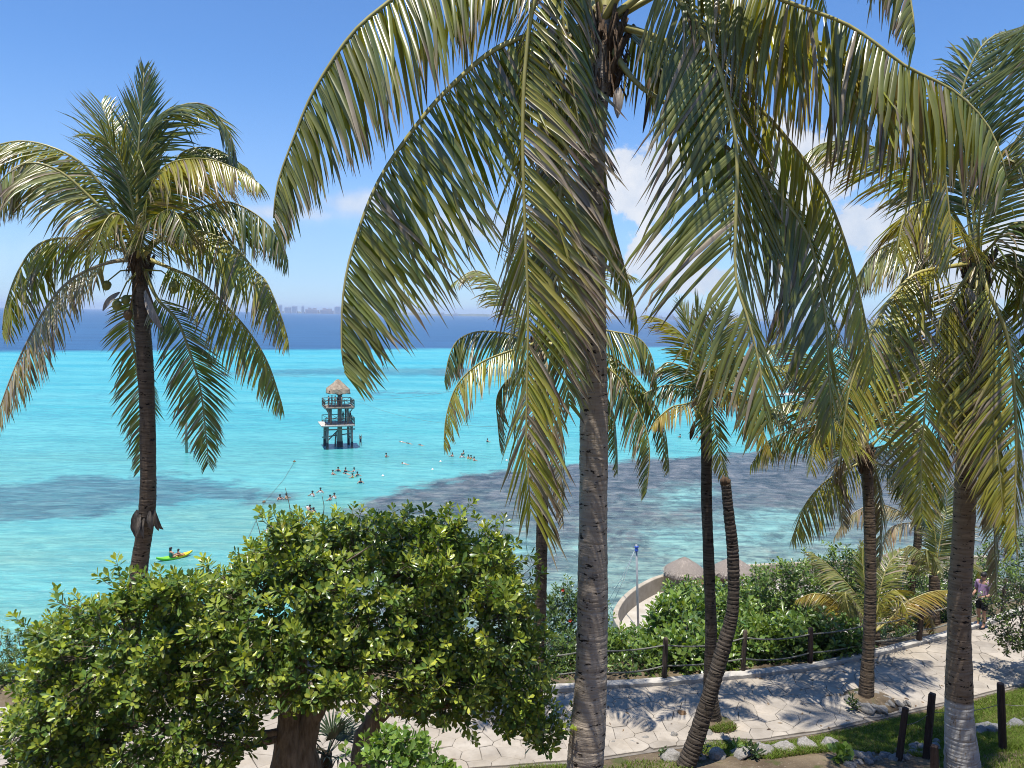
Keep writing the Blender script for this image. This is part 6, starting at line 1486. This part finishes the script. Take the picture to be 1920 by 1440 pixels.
# ------------------------------------------------------------------ kayak
def kayak():
    a, b = G(293, 1054, 0), G(361, 1040, 0); m = (a + b) / 2; d = (b - a); ln = d.length; ang = math.atan2(d.y, d.x)
    root = empty('kayak', (m.x, m.y, 0), 'green and yellow sit-on-top kayak on the water left of the large bush', 'kayak'); root.rotation_euler = (0, 0, ang)
    V = []; n = 13; m_ = 10
    for i in range(n):
        f = i / (n - 1) * 2 - 1; w = .39 * (1 - abs(f) ** 2.6) + .01; zt = .18 + .20 * abs(f) ** 2.5
        for k in range(m_):
            an = math.pi * (k / (m_ - 1)) ; x = f * ln / 2
            V.append((x, -w * math.cos(an), zt - (.30 * math.sin(an)) * (1 - .6 * abs(f) ** 3)))
    Fc = [(i * m_ + k, (i + 1) * m_ + k, (i + 1) * m_ + k + 1, i * m_ + k + 1) for i in range(n - 1) for k in range(m_ - 1)]
    me = bpy.data.meshes.new('hull'); me.from_pydata(V, [], Fc); me.update(); me.polygons.foreach_set('use_smooth', [True] * len(Fc)); link_mesh('hull', me, root, M_KAYAK)
    V, Fc = [], []
    for i in range(n):
        f = i / (n - 1) * 2 - 1; w = .385 * (1 - abs(f) ** 2.6) + .008; zt = .18 + .20 * abs(f) ** 2.5; dz = -.07 if abs(f) < .55 else .03
        for k in range(5): y = (k - 2) / 2; V.append((f * ln / 2, y * w, zt + (dz if abs(y) < .8 else 0)))
        if i: Fc += [((i - 1) * 5 + k, i * 5 + k, i * 5 + k + 1, (i - 1) * 5 + k + 1) for k in range(4)]
    me = bpy.data.meshes.new('deck'); me.from_pydata(V, [], Fc); me.update(); link_mesh('deck', me, root, M_KAYAK)
    sv = [(0, 0, .12), (0, .01, .30), (0, .02, .46), (0, .015, .58), (0, 0, .66), (0, -.02, .78)]; se = [(0, 1), (1, 2), (2, 3), (3, 4), (4, 5)]; sr = [(.15, .12), (.14, .11), (.16, .11), (.13, .09), .055, (.09, .11)]
    for sx in (-1, 1):
        i = len(sv); sv += [(sx * .1, -.2, .16), (sx * .12, -.45, .30), (sx * .11, -.75, .14)]; se += [(0, i), (i, i + 1), (i + 1, i + 2)]; sr += [.085, .06, .045]
        i = len(sv); sv += [(sx * .18, .01, .55), (sx * .24, -.1, .38), (sx * .2, -.32, .40)]; se += [(3, i), (i, i + 1), (i + 1, i + 2)]; sr += [.06, .045, .035]
    body = skin_mesh('body', sv, se, sr, 1, 0, M_SKIN); cl = skin_mesh('vest', [(0, 0, .12), (0, .01, .3), (0, .02, .46), (0, .015, .57)], [(0, 1), (1, 2), (2, 3)], [(.18, .15), (.17, .14), (.19, .14), (.14, .1)], 1, 0, None)
    cl.materials.append(M_NAVY)
    ux = Vector((math.cos(ang), math.sin(ang), 0))
    for off, s, ct, lb in ((-.30, 1.12, M_TEALC, 'paddler with long dark hair and teal vest sitting in the kayak'), (.32, .82, M_NAVY, 'smaller paddler in a navy vest sitting in front in the kayak')):
        r2 = empty('person', m + ux * off + Vector((0, 0, .0)), lb, 'person', None); r2.rotation_euler = (0, 0, ang + R(90)); r2.scale = (s,) * 3
        link_mesh('body', body, r2); c_ = link_mesh('vest', cl, r2); c_.material_slots[0].link = 'OBJECT'; c_.material_slots[0].material = ct
        mb = MB(); ellipsoid(mb, (0, 0, .82), .105, .12, .10, 10, 6, -.3, 1.0); ellipsoid(mb, (0, .05, .72), .09, .07, .14, 10, 6); link_mesh('hair', mb.mesh('hair', smooth=True), r2, M_HAIR)
kayak()

# ------------------------------------------------------------------ swimmers and floats
def swimmer_meshes():
    V = [(0, 0, -.55), (0, .02, -.2), (0, .02, .02), (0, .015, .14), (0, 0, .22), (0, -.02, .34)]; E = [(0, 1), (1, 2), (2, 3), (3, 4), (4, 5)]; Rr = [(.15, .11), (.14, .1), (.16, .11), (.13, .09), .055, (.09, .11)]
    for sx in (-1, 1):
        i = len(V); V += [(sx * .18, 0, .10), (sx * .32, -.12, -.03), (sx * .34, -.34, -.02)]; E += [(3, i), (i, i + 1), (i + 1, i + 2)]; Rr += [.06, .045, .035]
    up = skin_mesh('body', V, E, Rr, 1, 0, M_SKIN)
    vest = skin_mesh('vest', [(0, .02, -.25), (0, .02, .02), (0, .015, .13)], [(0, 1), (1, 2)], [(.19, .15), (.2, .16), (.15, .12)], 1, 0, None); vest.materials.append(M_WHITEC)
    V = [(0, 0, .0), (0, .25, .02), (0, .5, .06), (0, .62, .06), (0, .76, .06)]; E = [(0, 1), (1, 2), (2, 3), (3, 4)]; Rr = [(.14, .1), (.14, .1), (.15, .1), .055, (.09, .10)]
    for sx in (-1, 1):
        i = len(V); V += [(sx * .09, -.15, .0), (sx * .12, -.5, -.04), (sx * .13, -.9, .0)]; E += [(0, i), (i, i + 1), (i + 1, i + 2)]; Rr += [.085, .06, .045]
        i = len(V); V += [(sx * .18, .48, .04), (sx * .34, .62, -.03), (sx * .3, .88, -.03)]; E += [(2, i), (i, i + 1), (i + 1, i + 2)]; Rr += [.06, .045, .035]
    pr = skin_mesh('body', V, E, Rr, 1, 0, M_SKIN)
    pv = skin_mesh('vest', [(0, .1, .02), (0, .3, .03), (0, .5, .07)], [(0, 1), (1, 2)], [(.17, .14), (.18, .15), (.17, .13)], 1, 0, None); pv.materials.append(M_WHITEC)
    mb = MB(); ellipsoid(mb, (0, 0, .38), .105, .12, .10, 10, 6, -.45, 1.0); h1 = mb.mesh('hair', smooth=True); h1.materials.append(M_HAIR)
    mb = MB(); ellipsoid(mb, (0, .78, .10), .105, .13, .09, 10, 6, -.4, 1.0); h2 = mb.mesh('hair', smooth=True); h2.materials.append(M_HAIR)
    return (up, vest, h1), (pr, pv, h2)
SW = swimmer_meshes()
def swimmer(px, py, kind, cloth, label, group, rz=None, s=1.15, dz=0.0):
    p = G(px, py, 0); r2 = empty('person', (p.x, p.y, dz), label, 'person', group); b, v, h = SW[kind]
    link_mesh('body', b, r2); c_ = link_mesh('vest', v, r2); c_.material_slots[0].link = 'OBJECT'; c_.material_slots[0].material = cloth; link_mesh('hair', h, r2)
    r2.rotation_euler = (0, 0, random.uniform(-3, 3) if rz is None else rz); r2.scale = (s,) * 3
g1, g2, g3, g4 = 'bathers below the tower', 'bathers left of the reef edge', 'bathers right of the tower', 'bathers near the bush top'
for px, py, k, c, lb, g in (
    (848, 856, 0, M_ORANGE, 'leftmost of the bathers strung out above the reef edge', g3), (866, 858, 0, M_WHITEC, 'bather second from the left above the reef edge, closest to the next head', g3), (869, 852, 0, M_NAVY, 'bather standing highest in the line above the reef edge', g3),
    (878, 860, 0, M_YVEST, 'bather in khaki vest in the middle of the line above the reef edge', g3), (883, 861, 0, M_YVEST, 'bather right beside the khaki vest above the reef edge', g3), (889, 864, 0, M_ORANGE, 'rightmost of the bathers strung out above the reef edge', g3),
    (755, 829, 1, M_WHITEC, 'snorkeller in white floating flat right of the tower', g3), (768, 832, 1, M_NAVY, 'snorkeller in dark top floating right of the tower', g3), (790, 835, 1, M_NAVY, 'dark snorkeller stretched out farthest right of the tower', g3), (724, 857, 0, M_NAVY, 'lone head in the water between the tower and the reef', g3),
    (760, 870, 1, M_WHITEC, 'snorkeller in pale top alone before the reef edge', g3),
    (624, 890, 0, M_ORANGE, 'bather in salmon vest left of the cluster below the tower', g1), (634, 884, 0, M_NAVY, 'small dark head left of the cluster below the tower', g1), (648, 885, 0, M_NAVY, 'bather highest in the cluster below the tower', g1), (651, 889, 1, M_NAVY, 'bather lying before the cluster below the tower', g1),
    (664, 885, 0, M_WHITEC, 'bather in white at the right of the cluster below the tower', g1), (661, 896, 0, M_YVEST, 'bather in khaki vest lowest in the cluster below the tower', g1), (670, 893, 0, M_TEALC, 'bather in teal rightmost of the cluster below the tower', g1),
    (676, 906, 0, M_NAVY, 'lone dark head below the cluster under the tower', g1),
    (586, 930, 0, M_WHITEC, 'bather in white shirt left of the thin bare shoot', g2), (601, 924, 0, M_WHITEC, 'bather right behind the thin bare shoot', g2), (619, 938, 0, M_ORANGE, 'bather in salmon vest left of the pair near the reef', g2), (627, 934, 0, M_WHITEC, 'bather in white right of the pair near the reef', g2),
    (525, 937, 0, M_ORANGE, 'round dark head with salmon vest at the end of the left reef', g2), (537, 935, 0, M_YVEST, 'khaki-vested bather at the end of the left reef', g2),
    (581, 957, 0, M_NAVY, 'dark bather just above the bush leaves', g4), (588, 962, 0, M_YVEST, 'bather with khaki vest touching the bush leaves', g4), (577, 953, 1, M_WHITEC, 'white-clad floater above the bush leaves', g4),
    (510, 992, 0, M_WHITEC, 'bather with mask close above the bush, left of the pair', g4), (517, 992, 0, M_NAVY, 'bather close above the bush, right of the pair', g4), (502, 997, 1, M_WHITEC, 'white-shirted snorkeller next to the pair above the bush', g4), (533, 986, 1, M_WHITEC, 'snorkeller stretched out flat with pale fins above the bush', g4),
    (1275, 820, 0, M_NAVY, 'distant bather right of the front trunk', g3), (1307, 821, 0, M_NAVY, 'distant bather behind the young palm trunk', g3), (914, 829, 0, M_NAVY, 'distant bather between the left fronds of the hidden palm', g3)):
    swimmer(px, py, k, c, lb, g, rz=(random.uniform(.2, .9) if k else None), s=(.85 if k else 1.1), dz=(0.0 if k else .10))
for k, (px, py) in enumerate(((826, 866), (811, 881), (950, 864), (718, 893), (495, 942), (552, 866))):
    p = G(px, py, 0); mb = MB(); mb.lathe((p.x, p.y, -.12), [(.02, 0), (.13, .05), (.19, .14), (.16, .24), (.06, .30), (.04, .36)], 12)
    o = mb.build('buoy', M_BUOY if k not in (4, 5) else M_NUT_B, None, True, loc=(p.x, p.y, 0)); tag(o, ['white buoy nearest the bathers above the reef edge', 'white buoy lowest before the reef edge', 'pale buoy seen left of the hanging front frond', 'pale buoy below the tower bathers', 'dark float at the end of the slanting rope by the left reef', 'small brown float left of the tower holding a rope'][k], 'buoy', 'floats on the water')
mb = MB(); a, b, c = G(552, 866, .05), G(495, 942, .05), G(465, 1010, .05); mb.tube([a, a.lerp(b, .5) + Vector((.3, 0, 0)), b, c], .014, 5); o = mb.build('float_line', M_ROPE, None, True); tag(o, 'thin dark rope on the water slanting from the brown float to the bush', 'rope')

# ------------------------------------------------------------------ far coast and city
DC = 9000.0
def far_coast():
    xs = np.linspace(-2700, 9000, 160); V, Fc = [], []; q = np.random.default_rng(12)
    for i, x in enumerate(xs):
        h = 14 + 10 * abs(math.sin(x * .004)) + q.uniform(0, 9); y = DC + 60 * math.sin(x * .0011)
        V += [(x, y - 30, -1), (x, y - 10, 3), (x, y, h), (x, y + 250, h * .9), (x, y + 400, -1)]
        if i: b = 5 * i; Fc += [(b - 5 + k, b + k, b + k + 1, b - 4 + k) for k in range(4)]
    me = np_mesh('far_coast', V, np.array(Fc)); me.materials.append(simple('far_scrub', (0.05, 0.08, 0.03), (0.16, 0.16, 0.10), .01)); o = bpy.data.objects.new('terrain', me); COL.objects.link(o); tag(o, kind='structure')
far_coast()
B_PALE = building_mat('pale_tower_render', (0.50, 0.48, 0.46), (0.66, 0.64, 0.61), 0); B_PINK = building_mat('pinkish_render', (0.40, 0.30, 0.26), (0.52, 0.40, 0.34), 0); B_GLS = building_mat('hazy_glass', (0.08, 0.10, 0.13), (0.12, 0.15, 0.19), 0)
def far_building(px0, px1, top, label, mat, kind='tower'):
    a, b = P(px0, 590, DC), P(px1, 590, DC); t = P((px0 + px1) / 2, top, DC).z; w = b.x - a.x; m = (a.x + b.x) / 2; d = max(22, min(w * .6, 45)); y = DC - 45
    root = empty('apartment_tower' if kind == 'tower' else 'hotel_block', (m, y, 2), label, 'building', 'buildings on the far shore')
    mb = MB()
    if kind == 'tower': mb.box((m, y, t / 2), w, d, t); mb.box((m - w * .1, y, t + 3), w * .45, d * .5, 6); mb.box((m - w * .56, y, t * .44), w * .14, d * .8, t * .88)
    else:
        for k, f in enumerate((.72, 1.0, .85, .95, .6)): mb.box((m + (k - 2) * w / 5, y + (k % 2) * 6, t * f / 2), w / 5 * .98, d, t * f)
    mb.build('wall', mat, root)
    for k in range(max(2, int(t / 9))):
        z = 6 + k * 9
        if z > t * (.92 if kind == 'tower' else .55): break
        mb = MB(); mb.box((m, y - d / 2 - .3, z), w * .86, .8, 3.6); mb.build('window_band', B_GLS, root)
for px0, px1, top, lb, mt, k in ((526, 531, 572, 'slim pale tower leftmost in the far skyline', B_PALE, 'tower'), (537, 547, 576, 'low pale pair of blocks second in the far skyline', B_PALE, 'tower'), (550, 559, 574, 'broad pale tower in the middle of the left skyline cluster', B_PALE, 'tower'), (568, 572, 574, 'slim tower just left of the long pinkish hotel', B_PALE, 'tower'),
                                 (575, 599, 577, 'long stepped pinkish hotel on the far shore', B_PINK, 'block'), (602, 628, 578, 'second long pinkish hotel right of the first', B_PINK, 'block'), (630, 640, 575, 'pale block behind the tip of the low left frond', B_PALE, 'tower'), (690, 700, 580, 'small pale block behind the hanging leaflets of the low left frond', B_PALE, 'tower'), (712, 722, 581, 'low pale house row right of the low left frond tip', B_PALE, 'block'),
                                 (826, 834, 585, 'tiny low block on the thin shore left of the hidden palm', B_PALE, 'block'), (850, 860, 586, 'faint low block farthest right on the thin shore strip', B_PALE, 'block'), (1223, 1231, 583, 'lone square tower on the right far shore', B_PALE, 'tower'), (1233, 1242, 591, 'low block right beside the lone square tower', B_PALE, 'block'), (1251, 1264, 588, 'wide low block on the right far shore', B_PALE, 'block')):
    far_building(px0, px1, top, lb, mt, k)

# ------------------------------------------------------------------ air
def haze():
    mb = MB(); mb.box((0, 7800, 49.5), 32600, 16800, 105); me = mb.mesh('haze')
    t = NT('sea_air'); v = t.n('ShaderNodeVolumePrincipled'); v.inputs['Color'].default_value = (0.62, 0.76, 1.0, 1); v.inputs['Density'].default_value = 0.0001; v.inputs['Anisotropy'].default_value = 0.0
    t.lk(v.outputs[0], t.out.inputs['Volume']); me.materials.append(t.m)
    o = bpy.data.objects.new('haze', me); COL.objects.link(o); tag(o, kind='stuff')
haze()
bpy.context.view_layer.update()
